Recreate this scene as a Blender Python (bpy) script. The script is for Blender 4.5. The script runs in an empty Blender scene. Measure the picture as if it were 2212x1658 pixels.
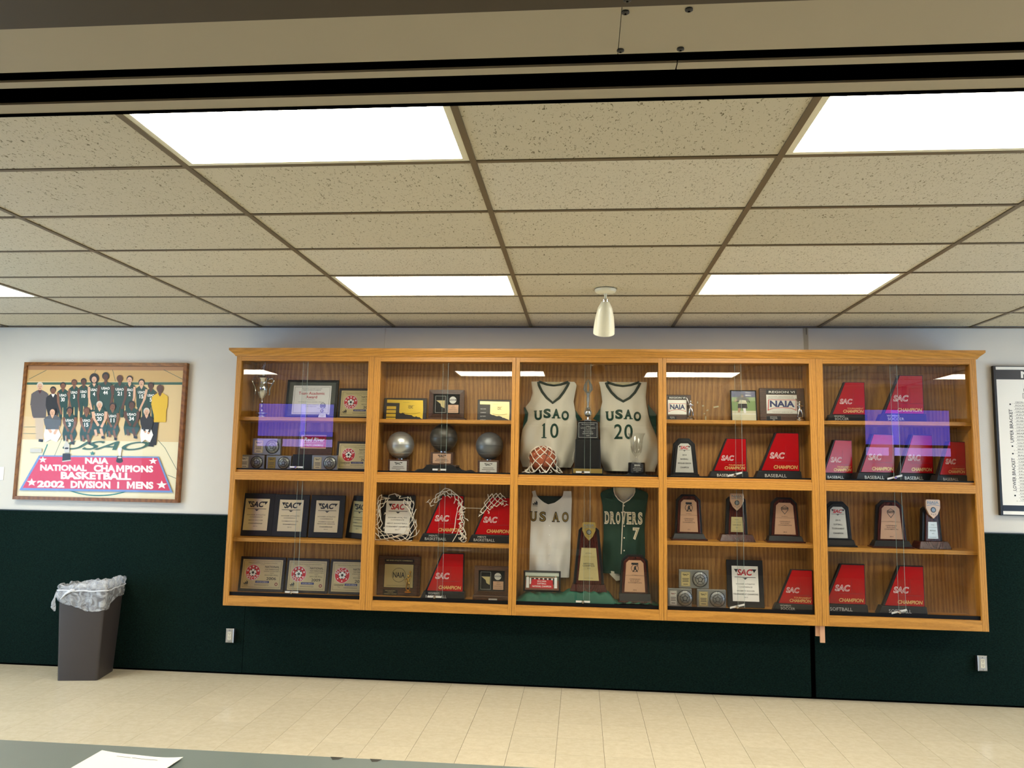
import bpy, math, random
import numpy as np
from mathutils import Vector, Matrix
random.seed(7)
S = bpy.context.scene
COL = S.collection
# ------------------------------------------------------------------ camera, world, light, exposure
ROOM_H = 3.023
CAM = (2.886, -6.632, 1.774)
def make_camera():
    yaw, pit, rol, f = -.0908, .1113, .0176, 1668.48
    w = Vector((math.sin(yaw)*math.cos(pit), math.cos(yaw)*math.cos(pit), math.sin(pit)))
    r = Vector((math.cos(yaw), -math.sin(yaw), 0)); u = r.cross(w)
    r2 = r*math.cos(rol)+u*math.sin(rol); u2 = -r*math.sin(rol)+u*math.cos(rol)
    cd = bpy.data.cameras.new('camera'); c = bpy.data.objects.new('camera', cd); COL.objects.link(c)
    cd.sensor_width = 36; cd.lens = f/2212*36; cd.clip_start = .05; cd.clip_end = 100
    m = Matrix.Identity(4)
    for i in range(3):
        m[i][0] = r2[i]; m[i][1] = u2[i]; m[i][2] = -w[i]; m[i][3] = CAM[i]
    c.matrix_world = m
    S.camera = c
make_camera()
wd = bpy.data.worlds.new('daylight'); S.world = wd; wd.use_nodes = True
wd.node_tree.nodes['Background'].inputs[0].default_value = (.72, .85, 1, 1)
wd.node_tree.nodes['Background'].inputs[1].default_value = 1.5
LAMP = 22.5      # fluorescent lens radiance
DAY = 108.0      # watts through each window
def window_light(x, y0, y1, z0, z1, face):
    ld = bpy.data.lights.new('daylight', 'AREA'); ld.shape = 'RECTANGLE'; ld.size = abs(y1-y0); ld.size_y = z1-z0
    ld.energy = DAY; ld.color = (.38, .66, 1.0)
    o = bpy.data.objects.new('window_daylight', ld); COL.objects.link(o)
    o.location = (x, (y0+y1)/2, (z0+z1)/2); o.rotation_euler = (math.pi/2, 0, -math.pi/2*face)
WIN = (-4.4, -1.6, .3, 2.3)      # window opening in each side wall: y0, y1, z0, z1
window_light(-3.58, *WIN, 1)
window_light(9.18, *WIN, -1)
S.view_settings.view_transform = 'Standard'; S.view_settings.look = 'None'
S.view_settings.exposure = 0.0; S.view_settings.gamma = 1; S.view_settings.use_curve_mapping = False
S.cycles.max_bounces = 6; S.cycles.diffuse_bounces = 3; S.cycles.glossy_bounces = 3
S.cycles.use_light_tree = False; S.cycles.use_adaptive_sampling = True; S.cycles.adaptive_threshold = .1
S.cycles.transparent_max_bounces = 12; S.cycles.caustics_reflective = False; S.cycles.caustics_refractive = False

# ------------------------------------------------------------------ materials
def lin(c):
    if isinstance(c, str):
        c = tuple(int(c[i:i+2], 16)/255 for i in (0, 2, 4))
        return tuple(x/12.92 if x <= .04045 else ((x+.055)/1.055)**2.4 for x in c)
    return c
MATS = {}
def node(nt, t, loc=(0, 0), **kw):
    n = nt.nodes.new(t)
    for k, v in kw.items(): setattr(n, k, v)
    return n
def mat(name, color, rough=.5, metal=0, var=.06, scale=8, bump=0, bscale=200, spec=.5, coat=0, trans=0, stretch=(1, 1, 1)):
    if name in MATS: return MATS[name]
    m = bpy.data.materials.new(name); m.use_nodes = True; nt = m.node_tree
    b = nt.nodes['Principled BSDF']; L = nt.links.new
    c = lin(color)
    tc = node(nt, 'ShaderNodeTexCoord'); mp = node(nt, 'ShaderNodeMapping'); mp.inputs['Scale'].default_value = stretch
    L(tc.outputs['Object'], mp.inputs[0])
    nz = node(nt, 'ShaderNodeTexNoise'); nz.inputs['Scale'].default_value = scale; nz.inputs['Detail'].default_value = 4
    L(mp.outputs[0], nz.inputs[0])
    mx = node(nt, 'ShaderNodeMix', data_type='RGBA')
    mx.inputs[6].default_value = tuple(x*(1-var) for x in c)+(1,); mx.inputs[7].default_value = tuple(min(1, x*(1+var)) for x in c)+(1,)
    L(nz.outputs[0], mx.inputs[0]); L(mx.outputs[2], b.inputs['Base Color'])
    b.inputs['Roughness'].default_value = rough; b.inputs['Metallic'].default_value = metal
    b.inputs['Specular IOR Level'].default_value = spec; b.inputs['Coat Weight'].default_value = coat
    b.inputs['Transmission Weight'].default_value = trans
    if bump:
        n2 = node(nt, 'ShaderNodeTexNoise'); n2.inputs['Scale'].default_value = bscale; L(mp.outputs[0], n2.inputs[0])
        bp = node(nt, 'ShaderNodeBump'); bp.inputs['Strength'].default_value = bump; bp.inputs['Distance'].default_value = .003
        L(n2.outputs[0], bp.inputs['Height']); L(bp.outputs[0], b.inputs['Normal'])
    MATS[name] = m; return m
def oak(name, stretch, dark='a26e28', light='c48a3a', rough=.38, fine=1):
    m = bpy.data.materials.new(name); m.use_nodes = True; nt = m.node_tree; b = nt.nodes['Principled BSDF']; L = nt.links.new
    tc = node(nt, 'ShaderNodeTexCoord'); mp = node(nt, 'ShaderNodeMapping'); mp.inputs['Scale'].default_value = stretch
    L(tc.outputs['Object'], mp.inputs[0])
    w = node(nt, 'ShaderNodeTexWave', wave_type='RINGS', rings_direction='SPHERICAL'); w.inputs['Scale'].default_value = 2.2
    w.inputs['Distortion'].default_value = 5; w.inputs['Detail'].default_value = 3; w.inputs['Detail Scale'].default_value = 1.5
    L(mp.outputs[0], w.inputs[0])
    n1 = node(nt, 'ShaderNodeTexNoise'); n1.inputs['Scale'].default_value = 26; n1.inputs['Detail'].default_value = 6; L(mp.outputs[0], n1.inputs[0])
    ad = node(nt, 'ShaderNodeMath', operation='MULTIPLY_ADD'); ad.inputs[1].default_value = .35
    L(w.outputs[1], ad.inputs[0]); 
    mu = node(nt, 'ShaderNodeMath', operation='MULTIPLY'); mu.inputs[1].default_value = .75; L(n1.outputs[0], mu.inputs[0]); L(mu.outputs[0], ad.inputs[2])
    cr = node(nt, 'ShaderNodeValToRGB'); cr.color_ramp.elements[0].position = .25; cr.color_ramp.elements[1].position = .8
    cr.color_ramp.elements[0].color = lin(dark)+(1,); cr.color_ramp.elements[1].color = lin(light)+(1,)
    n3 = node(nt, 'ShaderNodeTexNoise'); n3.inputs['Scale'].default_value = 70*fine; n3.inputs['Detail'].default_value = 3; L(mp.outputs[0], n3.inputs[0])
    a3 = node(nt, 'ShaderNodeMath', operation='MULTIPLY_ADD'); a3.inputs[1].default_value = .55; L(n3.outputs[0], a3.inputs[0])
    a4 = node(nt, 'ShaderNodeMath', operation='ADD'); a4.inputs[1].default_value = -.27; L(ad.outputs[0], a4.inputs[0]); L(a4.outputs[0], a3.inputs[2])
    L(a3.outputs[0], cr.inputs[0]); L(cr.outputs[0], b.inputs['Base Color']); b.inputs['Roughness'].default_value = rough
    MATS[name] = m; return m
oak('oak_upright', (9, 9, .9)); oak('oak_level', (.9, 9, 9)); oak('oak_back', (5.5, 5.5, .4), '87592a', 'bb8944', .45)
oak('walnut', (2, 12, 12), '2e1c12', '5a3a24', .4); oak('rosewood', (12, 12, 1.5), '2a0f0c', '4d1d15', .22)
oak('picture_oak', (3, 3, 3), '6a3f18', '8f5b28', .4)
def glass_mat(name, tint=(.985, .99, .985), ior=1.5, rough=0.0):
    m = bpy.data.materials.new(name); m.use_nodes = True; nt = m.node_tree; nt.nodes.clear(); L = nt.links.new
    o = node(nt, 'ShaderNodeOutputMaterial'); fr = node(nt, 'ShaderNodeFresnel')
    # the transparent closure does not bend rays, so both faces of a sheet reflect like the outer one
    ge = node(nt, 'ShaderNodeNewGeometry'); mi_ = node(nt, 'ShaderNodeMath', operation='MULTIPLY_ADD'); mi_.inputs[1].default_value = 1/ior-ior; mi_.inputs[2].default_value = ior
    L(ge.outputs['Backfacing'], mi_.inputs[0]); L(mi_.outputs[0], fr.inputs[0])
    t = node(nt, 'ShaderNodeBsdfTransparent'); t.inputs[0].default_value = tint+(1,)
    g = node(nt, 'ShaderNodeBsdfGlossy'); g.inputs['Roughness'].default_value = rough
    mx = node(nt, 'ShaderNodeMixShader'); L(fr.outputs[0], mx.inputs[0]); L(t.outputs[0], mx.inputs[1]); L(g.outputs[0], mx.inputs[2])
    # faint waviness, as of real float glass
    tc = node(nt, 'ShaderNodeTexCoord'); nz = node(nt, 'ShaderNodeTexNoise'); nz.inputs['Scale'].default_value = 3; L(tc.outputs['Object'], nz.inputs[0])
    bp = node(nt, 'ShaderNodeBump'); bp.inputs['Strength'].default_value = .008; bp.inputs['Distance'].default_value = .01
    L(nz.outputs[0], bp.inputs['Height']); L(bp.outputs[0], g.inputs['Normal'])
    L(mx.outputs[0], o.inputs[0]); MATS[name] = m; return m
glass_mat('pane_glass'); glass_mat('crystal', (.975, .98, .98), 1.6)
glass_mat('acrylic', (.97, .97, .95), 1.35); glass_mat('glazing', (.99, .99, .99), 1.22)
def emit(name, color, strength):
    m = bpy.data.materials.new(name); m.use_nodes = True; nt = m.node_tree; nt.nodes.clear()
    e = node(nt, 'ShaderNodeEmission'); e.inputs[0].default_value = tuple(color)+(1,); e.inputs[1].default_value = strength
    o = node(nt, 'ShaderNodeOutputMaterial'); nt.links.new(e.outputs[0], o.inputs[0]); MATS[name] = m; return m
emit('lamp_lens', (1, .935, .775), LAMP)
emit('screen_blue', (.16, .14, 1), 5.0); emit('screen_pale', (.45, .35, 1), 6.0)
def bag_mat():
    m = bpy.data.materials.new('bag_film'); m.use_nodes = True; nt = m.node_tree; nt.nodes.clear(); L = nt.links.new
    o = node(nt, 'ShaderNodeOutputMaterial'); p = node(nt, 'ShaderNodeBsdfPrincipled'); p.inputs['Base Color'].default_value = (.8, .82, .85, 1); p.inputs['Roughness'].default_value = .25
    t = node(nt, 'ShaderNodeBsdfTransparent'); mx = node(nt, 'ShaderNodeMixShader'); 
    tc = node(nt, 'ShaderNodeTexCoord'); nz = node(nt, 'ShaderNodeTexNoise'); nz.inputs['Scale'].default_value = 14; nz.inputs['Distortion'].default_value = 2; L(tc.outputs['Object'], nz.inputs[0])
    cr = node(nt, 'ShaderNodeValToRGB'); cr.color_ramp.elements[0].position = .35; cr.color_ramp.elements[0].color = (.16,)*3+(1,); cr.color_ramp.elements[1].position = .68; cr.color_ramp.elements[1].color = (.62,)*3+(1,)
    L(nz.outputs[0], cr.inputs[0]); L(cr.outputs[0], mx.inputs[0]); L(t.outputs[0], mx.inputs[1]); L(p.outputs[0], mx.inputs[2]); L(mx.outputs[0], o.inputs[0])
    bp = node(nt, 'ShaderNodeBump'); bp.inputs['Strength'].default_value = .6; bp.inputs['Distance'].default_value = .02; L(nz.outputs[0], bp.inputs['Height']); L(bp.outputs[0], p.inputs['Normal'])
    MATS['bag_film'] = m
bag_mat()
def tile_mat(name, base, dark, scale, lo, hi):
    m = bpy.data.materials.new(name); m.use_nodes = True; nt = m.node_tree; b = nt.nodes['Principled BSDF']; L = nt.links.new
    tc = node(nt, 'ShaderNodeTexCoord'); oi = node(nt, 'ShaderNodeObjectInfo')
    mp = node(nt, 'ShaderNodeMapping'); mp.inputs['Scale'].default_value = (1.25, .6, 1); mp.inputs['Rotation'].default_value = (0, 0, .35); L(tc.outputs['Object'], mp.inputs[0])
    va = node(nt, 'ShaderNodeVectorMath', operation='SCALE'); va.inputs[0].default_value = (31, 17, 7); L(oi.outputs['Random'], va.inputs['Scale'])
    vb = node(nt, 'ShaderNodeVectorMath', operation='ADD'); L(mp.outputs[0], vb.inputs[0]); L(va.outputs[0], vb.inputs[1])
    nz = node(nt, 'ShaderNodeTexNoise'); nz.inputs['Scale'].default_value = scale; nz.inputs['Detail'].default_value = 3; nz.inputs['Distortion'].default_value = 1.2
    L(vb.outputs[0], nz.inputs[0])
    cr = node(nt, 'ShaderNodeValToRGB'); cr.color_ramp.elements[0].position = lo; cr.color_ramp.elements[1].position = hi
    cr.color_ramp.elements[0].color = lin(dark)+(1,); cr.color_ramp.elements[1].color = lin(base)+(1,)  # shade inside the fissures is put into the colour as dark flecks
    L(nz.outputs[0], cr.inputs[0])
    hs = node(nt, 'ShaderNodeHueSaturation'); mr = node(nt, 'ShaderNodeMapRange'); mr.inputs[3].default_value = .93; mr.inputs[4].default_value = 1.04
    L(oi.outputs['Random'], mr.inputs[0]); L(mr.outputs[0], hs.inputs['Value']); L(cr.outputs[0], hs.inputs['Color']); L(hs.outputs[0], b.inputs['Base Color'])
    b.inputs['Roughness'].default_value = .95; b.inputs['Specular IOR Level'].default_value = .1
    bp = node(nt, 'ShaderNodeBump'); bp.inputs['Strength'].default_value = .5; bp.inputs['Distance'].default_value = .004; L(cr.outputs[0], bp.inputs['Height']); L(bp.outputs[0], b.inputs['Normal'])
    MATS[name] = m
tile_mat('tile_fissured', 'c9c0a8', '6d6249', 88, .32, .395); tile_mat('tile_fine', 'cdc5b0', '8d836c', 95, .34, .41)
def floor_mat(name, joint=False):
    m = bpy.data.materials.new(name); m.use_nodes = True; nt = m.node_tree; b = nt.nodes['Principled BSDF']; L = nt.links.new
    tc = node(nt, 'ShaderNodeTexCoord'); oi = node(nt, 'ShaderNodeObjectInfo')
    va = node(nt, 'ShaderNodeVectorMath', operation='SCALE'); va.inputs[0].default_value = (13, 29, 3); L(oi.outputs['Random'], va.inputs['Scale'])
    vb = node(nt, 'ShaderNodeVectorMath', operation='ADD'); L(tc.outputs['Object'], vb.inputs[0]); L(va.outputs[0], vb.inputs[1])
    nz = node(nt, 'ShaderNodeTexNoise'); nz.inputs['Scale'].default_value = 22; nz.inputs['Detail'].default_value = 8; nz.inputs['Roughness'].default_value = .7; L(vb.outputs[0], nz.inputs[0])
    cr = node(nt, 'ShaderNodeValToRGB'); cr.color_ramp.elements[0].position = .3; cr.color_ramp.elements[1].position = .7
    cr.color_ramp.elements[0].color = lin('d5c7a8')+(1,); cr.color_ramp.elements[1].color = lin('e4d8bc')+(1,)
    L(nz.outputs[0], cr.inputs[0])
    hs = node(nt, 'ShaderNodeHueSaturation'); mr = node(nt, 'ShaderNodeMapRange'); mr.inputs[3].default_value = .97; mr.inputs[4].default_value = 1.03
    L(oi.outputs['Random'], mr.inputs[0]); L(mr.outputs[0], hs.inputs['Value']); L(cr.outputs[0], hs.inputs['Color']); L(hs.outputs[0], b.inputs['Base Color'])
    b.inputs['Roughness'].default_value = .15; b.inputs['Specular IOR Level'].default_value = .5
    n2 = node(nt, 'ShaderNodeTexNoise'); n2.inputs['Scale'].default_value = 9; L(vb.outputs[0], n2.inputs[0])
    bp = node(nt, 'ShaderNodeBump'); bp.inputs['Strength'].default_value = .06; bp.inputs['Distance'].default_value = .004; L(n2.outputs[0], bp.inputs['Height']); L(bp.outputs[0], b.inputs['Normal'])
    MATS[name] = m
floor_mat('vinyl_tile'); mat('floor_joint', '5d4f3c', .8)
def carpet_mat():
    m = bpy.data.materials.new('green_carpet'); m.use_nodes = True; nt = m.node_tree; b = nt.nodes['Principled BSDF']; L = nt.links.new
    tc = node(nt, 'ShaderNodeTexCoord'); mp = node(nt, 'ShaderNodeMapping'); mp.inputs['Scale'].default_value = (1, 1, 2.2); L(tc.outputs['Object'], mp.inputs[0])
    nz = node(nt, 'ShaderNodeTexNoise'); nz.inputs['Scale'].default_value = 70; nz.inputs['Detail'].default_value = 5; L(mp.outputs[0], nz.inputs[0])
    cr = node(nt, 'ShaderNodeValToRGB'); cr.color_ramp.elements[0].position = .3; cr.color_ramp.elements[1].position = .72
    cr.color_ramp.elements[0].color = lin('04100d')+(1,); cr.color_ramp.elements[1].color = lin('122823')+(1,)
    L(nz.outputs[0], cr.inputs[0]); L(cr.outputs[0], b.inputs['Base Color']); b.inputs['Roughness'].default_value = .95; b.inputs['Specular IOR Level'].default_value = .1
    bp = node(nt, 'ShaderNodeBump'); bp.inputs['Strength'].default_value = .8; bp.inputs['Distance'].default_value = .006; L(nz.outputs[0], bp.inputs['Height']); L(bp.outputs[0], b.inputs['Normal'])
    MATS['green_carpet'] = m
carpet_mat()
mat('wall_paint', 'd9d5cb', .7, bump=.25, bscale=160, var=.02)
mat('wall_dark', '5a5248', .8); mat('ball_silver', 'b9b9b4', .34, metal=.75)
mat('black', '0c0c0d', .35); mat('black_satin', '141415', .42, spec=.35); mat('track_black', '070708', .5, spec=.2); mat('black_cloth', '08080a', .9, bump=.3)
mat('white', 'e9e8e4', .5); mat('ink', '17171a', .6); mat('ink_soft', '4a4640', .6); mat('paper', 'f2efe6', .7, var=.02)
mat('red', 'a8050e', .22, spec=.4); mat('print_red', 'c0202c', .5); mat('maroon', '7d1626', .4)
mat('gold_plate', 'd4c48e', .32, metal=.55); mat('bright_gold', 'e8c648', .3, metal=.6); mat('gold_ink', 'd9b26a', .35, metal=.3)
mat('copper_plate', 'd8ae8e', .33, metal=.5); mat('silver_plate', 'd4d3ca', .35, metal=.4); mat('silver', 'c8c8c6', .16, metal=1)
mat('glass_edge', '9db3aa', .25); mat('lock_metal', 'd6d5d0', .35, metal=.35); mat('chrome', 'd5d5d2', .18, metal=1); mat('brass', 'd0a850', .2, metal=1); mat('pewter', '8d8e8c', .38, metal=.7, bump=.5, bscale=60)
mat('ball_grey', '6b6d6e', .38, metal=.45); mat('graphite', '3a3b3c', .3, metal=.4); mat('dark_ball', '45413a', .35, metal=.3)
mat('grid_bar', '65573f', .5); mat('trim_beige', 'b0a690', .45, var=.03); mat('trim_brown', '483d2d', .6); mat('slot_black', '030303', .9, spec=0)
mat('lamp_white', 'e3dec4', .3); mat('can_brown', '3d3735', .45, bump=.1, bscale=120); mat('table_top', '6b7773', .35, bump=.1, bscale=300)
mat('steel', 'b9babc', .3, metal=1); mat('ivory', 'd9d2bd', .4)
mat('jersey_white', 'cfcab9', .8, bump=.3, bscale=260); mat('jersey_snow', 'd0ceca', .8, bump=.25, bscale=260); mat('team_green', '12382a', .8, bump=.3, bscale=260); mat('collar_green', '1b2b22', .8)
mat('teal_cloth', '055540', .65, bump=.2, bscale=90); mat('cord', 'e4dac8', .8); mat('gold_letter', '8f7530', .6); mat('vegas_gold', 'b5ab84', .6)
mat('orange_ball', 'a4502a', .6, bump=.7, bscale=420); mat('navy', '1f2a63', .5); mat('grey_mat', '55584f', .7)
mat('raw_wood', 'c99a78', .7); mat('frame_dark', '1e1815', .42)

# ------------------------------------------------------------------ mesh builder
_glyph = {}
def raw_glyph(body, bold, shear, space):
    c = bpy.data.curves.new('lettering', 'FONT'); c.body = body; c.offset = bold; c.shear = shear; c.space_character = space; c.resolution_u = 4 if len(body) < 5 else 2
    o = bpy.data.objects.new('lettering', c); me = bpy.data.meshes.new_from_object(o)
    v = np.array([p.co[:2] for p in me.vertices]).reshape(-1, 2); f = [tuple(p.vertices) for p in me.polygons]
    bpy.data.objects.remove(o); bpy.data.curves.remove(c); bpy.data.meshes.remove(me)
    return v, f
def glyph(body, bold=0.0, shear=0.0, space=1.0, norm=None):
    # outline of a line of lettering, scaled to the unit square, and its aspect
    k = (body, bold, shear, space, norm)
    if k in _glyph: return _glyph[k]
    bold = min(bold, .05)
    if 'M' in body and bold > 0:   # the offset font breaks on this letter, so it is drawn here
        hv = raw_glyph('H', bold, 0, 1)[0]; y0, H = hv[:, 1].min(), np.ptp(hv[:, 1]); x = 0; V = []; F = []; n = 0; st = .105+2*bold; W = H*1.02
        for i, run in enumerate(body.split('M')):
            if i:
                q = [(0, 0), (st, 0), (st, .60), (W/2, .02), (W-st, .60), (W-st, 0), (W, 0), (W, 1), (W-st*.95, 1), (W/2, .40), (st*.95, 1), (0, 1)]
                q = np.array([(a+x, y0+(c if c in (0, 1) else c)*H) for a, c in q]); q[:, 0] += shear*q[:, 1]; V.append(q); F.append(tuple(range(n, n+12))); n += 12; x += W+.09
            if run.strip():
                x += .26*(len(run)-len(run.lstrip())); v, f = raw_glyph(run.strip(), bold, shear, space); w0, w1 = v[:, 0].min(), v[:, 0].max()
                V.append(v+(x-w0, 0)); F += [tuple(j+n for j in t) for t in f]; n += len(v); x += w1-w0+.09+.26*(len(run)-len(run.rstrip()))-(shear*H)
            else: x += .26*len(run)
        v = np.concatenate(V); f = F
    else: v, f = raw_glyph(body, bold, shear, space)
    lo = v.min(0); hi = v.max(0)
    if norm is not None: lo = lo-(min(norm, .05)-bold); hi = hi+(min(norm, .05)-bold)
    v = (v-lo)/np.maximum(hi-lo, 1e-6)
    _glyph[k] = (v, f, (hi[0]-lo[0])/max(1e-6, hi[1]-lo[1])); return _glyph[k]
class B:
    def __init__(s, off=(0, 0, 0)): s.v = []; s.f = []; s.m = []; s.off = off; s.names = []
    def mi(s, m):
        if m not in s.names: s.names.append(m)
        return s.names.index(m)
    def add(s, v, f, m):
        n = len(s.v); i = s.mi(m); s.v += [tuple(map(float, p)) for p in v]; s.f += [tuple(n+a for a in q) for q in f]; s.m += [i]*len(f); return s
    def hexa(s, p, m):   # p: bottom 4 ccw (seen from above), top 4
        return s.add(p, [(3, 2, 1, 0), (4, 5, 6, 7), (0, 1, 5, 4), (1, 2, 6, 5), (2, 3, 7, 6), (3, 0, 4, 7)], m)
    def box(s, x0, x1, y0, y1, z0, z1, m):
        return s.hexa([(x0, y0, z0), (x1, y0, z0), (x1, y1, z0), (x0, y1, z0), (x0, y0, z1), (x1, y0, z1), (x1, y1, z1), (x0, y1, z1)], m)
    def taper(s, bx, by, tx, ty, z0, z1, m, cx=0, cy=0, tcx=None, tcy=None):   # box with different bottom/top half sizes
        tcx = cx if tcx is None else tcx; tcy = cy if tcy is None else tcy
        return s.hexa([(cx-bx, cy-by, z0), (cx+bx, cy-by, z0), (cx+bx, cy+by, z0), (cx-bx, cy+by, z0), (tcx-tx, tcy-ty, z1), (tcx+tx, tcy-ty, z1), (tcx+tx, tcy+ty, z1), (tcx-tx, tcy+ty, z1)], m)
    def prism(s, poly, y0, y1, m):   # poly in x,z counter-clockwise as seen from the front (-y); front at y0
        n = len(poly); v = [(x, y0, z) for x, z in poly]+[(x, y1, z) for x, z in poly]
        f = [tuple(range(n)), tuple(range(2*n-1, n-1, -1))]+[(i, n+i, n+(i+1) % n, (i+1) % n) for i in range(n)]
        return s.add(v, f, m)
    def flat(s, poly, y, m): return s.add([(x, y, z) for x, z in poly], [tuple(range(len(poly)))], m)
    def rect(s, x0, x1, z0, z1, y, m): return s.flat([(x0, z0), (x1, z0), (x1, z1), (x0, z1)], y, m)
    def border(s, x0, x1, z0, z1, t, y, m):
        s.rect(x0, x1, z0, z0+t, y, m); s.rect(x0, x1, z1-t, z1, y, m); s.rect(x0, x0+t, z0+t, z1-t, y, m); return s.rect(x1-t, x1, z0+t, z1-t, y, m)
    def disc(s, cx, cz, r, y, m, n=20, rz=None): return s.flat([(cx+r*math.cos(2*math.pi*i/n), cz+(rz or r)*math.sin(2*math.pi*i/n)) for i in range(n)], y, m)
    def star(s, cx, cz, r, y, m, k=.42):
        return s.flat([(cx+(r if i % 2 == 0 else r*k)*math.sin(math.pi*i/5)*-1, cz+(r if i % 2 == 0 else r*k)*math.cos(math.pi*i/5)) for i in range(10)], y, m)
    def ring(s, cx, cz, r0, r1, y, m, n=24):
        v = []; f = []
        for i in range(n):
            a = 2*math.pi*i/n; v += [(cx+r0*math.cos(a), y, cz+r0*math.sin(a)), (cx+r1*math.cos(a), y, cz+r1*math.sin(a))]
        for i in range(n): j = (i+1) % n; f.append((2*i, 2*i+1, 2*j+1, 2*j))
        return s.add(v, f, m)
    def lathe(s, prof, m, cx=0, cy=0, n=20, sx=1, sy=1):
        v = []; f = []
        for r, z in prof:
            for i in range(n): a = 2*math.pi*i/n; v.append((cx+r*math.cos(a)*sx, cy+r*math.sin(a)*sy, z))
        for k in range(len(prof)-1):
            for i in range(n): j = (i+1) % n; f.append((k*n+i, k*n+j, (k+1)*n+j, (k+1)*n+i))
        f.append(tuple(range(n-1, -1, -1))); f.append(tuple((len(prof)-1)*n+i for i in range(n)))
        return s.add(v, f, m)
    def ball(s, c, r, m, n=20, k=12, sx=1, sy=1, sz=1):
        return s.lathe0([(r*math.sin(math.pi*i/k), -r*math.cos(math.pi*i/k)*sz+c[2]) for i in range(k+1)], m, c[0], c[1], n, sx, sy)
    def lathe0(s, prof, m, cx, cy, n, sx, sy):
        prof = [(max(r, 1e-5), z) for r, z in prof]; return s.lathe(prof, m, cx, cy, n, sx, sy)
    def tube(s, pts, r, m, n=6, closed=False):
        P = [Vector(p) for p in pts]; v = []; f = []; N = len(P); rr = r if isinstance(r, (list, tuple)) else [r]*N
        for i, p in enumerate(P):
            a = P[i-1] if (i or closed) else P[0]; b = P[(i+1) % N] if (i < N-1 or closed) else P[-1]
            d = (b-a); d = d.normalized() if d.length > 1e-9 else Vector((0, 0, 1))
            q = d.orthogonal() if abs(d.y) > .95 else d.cross(Vector((0, 1, 0))); q.normalize(); t = d.cross(q)
            for j in range(n): w = 2*math.pi*j/n; v.append(p+(q*math.cos(w)+t*math.sin(w))*rr[i])
        for i in range(N if closed else N-1):
            for j in range(n): k = (j+1) % n; i2 = (i+1) % N; f.append((i*n+j, i*n+k, i2*n+k, i2*n+j))
        if not closed: f.append(tuple(range(n-1, -1, -1))); f.append(tuple((N-1)*n+j for j in range(n)))
        return s.add(v, f, m)
    def grid(s, fn, nu, nv, m, flip=False):
        v = [fn(i/nu, j/nv) for j in range(nv+1) for i in range(nu+1)]; f = []
        for j in range(nv):
            for i in range(nu):
                a = j*(nu+1)+i; q = (a, a+1, a+nu+2, a+nu+1); f.append(q[::-1] if flip else q)
        return s.add(v, f, m)
    def textf(s, body, fn, m, bold=0, shear=0, space=1):
        v, f, asp = glyph(body, bold, shear, space); return s.add([fn(a, b) for a, b in v], f, m)
    def text(s, body, cx, z, h, y, m, w=None, bold=0, shear=0, align='C', space=1, norm=None):   # z: bottom, h: height
        v, f, asp = glyph(body, bold, shear, space, norm); w = w or asp*h
        x0 = cx-w/2 if align == 'C' else cx if align == 'L' else cx-w
        return s.add([(x0+a*w, y, z+b*h) for a, b in v], f, m)
    def build(s, name, parent=None, smooth=False, bevel=0, angle=35, mesh_only=False):
        me = bpy.data.meshes.new(name); o3 = s.off
        me.from_pydata([(a-o3[0], b-o3[1], c-o3[2]) for a, b, c in s.v], [], s.f)
        for n in s.names: me.materials.append(MATS[n])
        me.polygons.foreach_set('material_index', s.m)
        if smooth:
            me.polygons.foreach_set('use_smooth', [True]*len(s.f)); me.set_sharp_from_angle(angle=math.radians(angle))
        me.update()
        if mesh_only: return me
        o = bpy.data.objects.new(name, me); COL.objects.link(o)
        if parent: o.parent = parent
        if bevel:
            b = o.modifiers.new('bevel', 'BEVEL'); b.width = bevel; b.segments = 2; b.limit_method = 'ANGLE'
        return o
def thing(name, label, cat, loc=(0, 0, 0), rz=0, rx=0, group=None):
    o = bpy.data.objects.new(name, None); COL.objects.link(o); o.empty_display_size = .05
    o.location = loc; o.rotation_euler = (rx, 0, rz); o['label'] = label; o['category'] = cat
    if group: o['group'] = group
    return o
def struct(o): o['kind'] = 'structure'; return o
def inst(name, me, parent, loc, rz=0):
    o = bpy.data.objects.new(name, me); COL.objects.link(o); o.parent = parent; o.location = loc; o.rotation_euler = (0, 0, rz); return o

# ------------------------------------------------------------------ room shell
X0, X1, YB = -3.6, 9.2, -8.3
fl = struct(B().box(X0, X1, YB, .1, -.06, -.004, 'floor_joint').build('floor'))
P = .3048
tb = B().box(.0011, P-.0011, .0006, P-.0006, -.004, 0, 'vinyl_tile').build('floor_tile', mesh_only=True)
for j in range(10):
    for i in range(29):
        x = 1.2151-12*P+i*P; y = -(j+1)*P
        if j > 5 and (i < 7 or i > 26): continue
        inst('floor_tile', tb, fl, (x, y, 0))
# the rest of the floor, flush with the tiles
xa, xb = 1.2151-12*P, 1.2151+17*P
r = B(); r.box(X0, xa, YB, 0, -.004, 0, 'vinyl_tile'); r.box(xb, X1, YB, 0, -.004, 0, 'vinyl_tile'); r.box(xa, xb, YB, -10*P, -.004, 0, 'vinyl_tile')
r.box(xa, xa+7*P, -10*P, -6*P, -.004, 0, 'vinyl_tile'); r.box(xa+27*P, xb, -10*P, -6*P, -.004, 0, 'vinyl_tile'); r.build('floor_field', fl)

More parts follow.
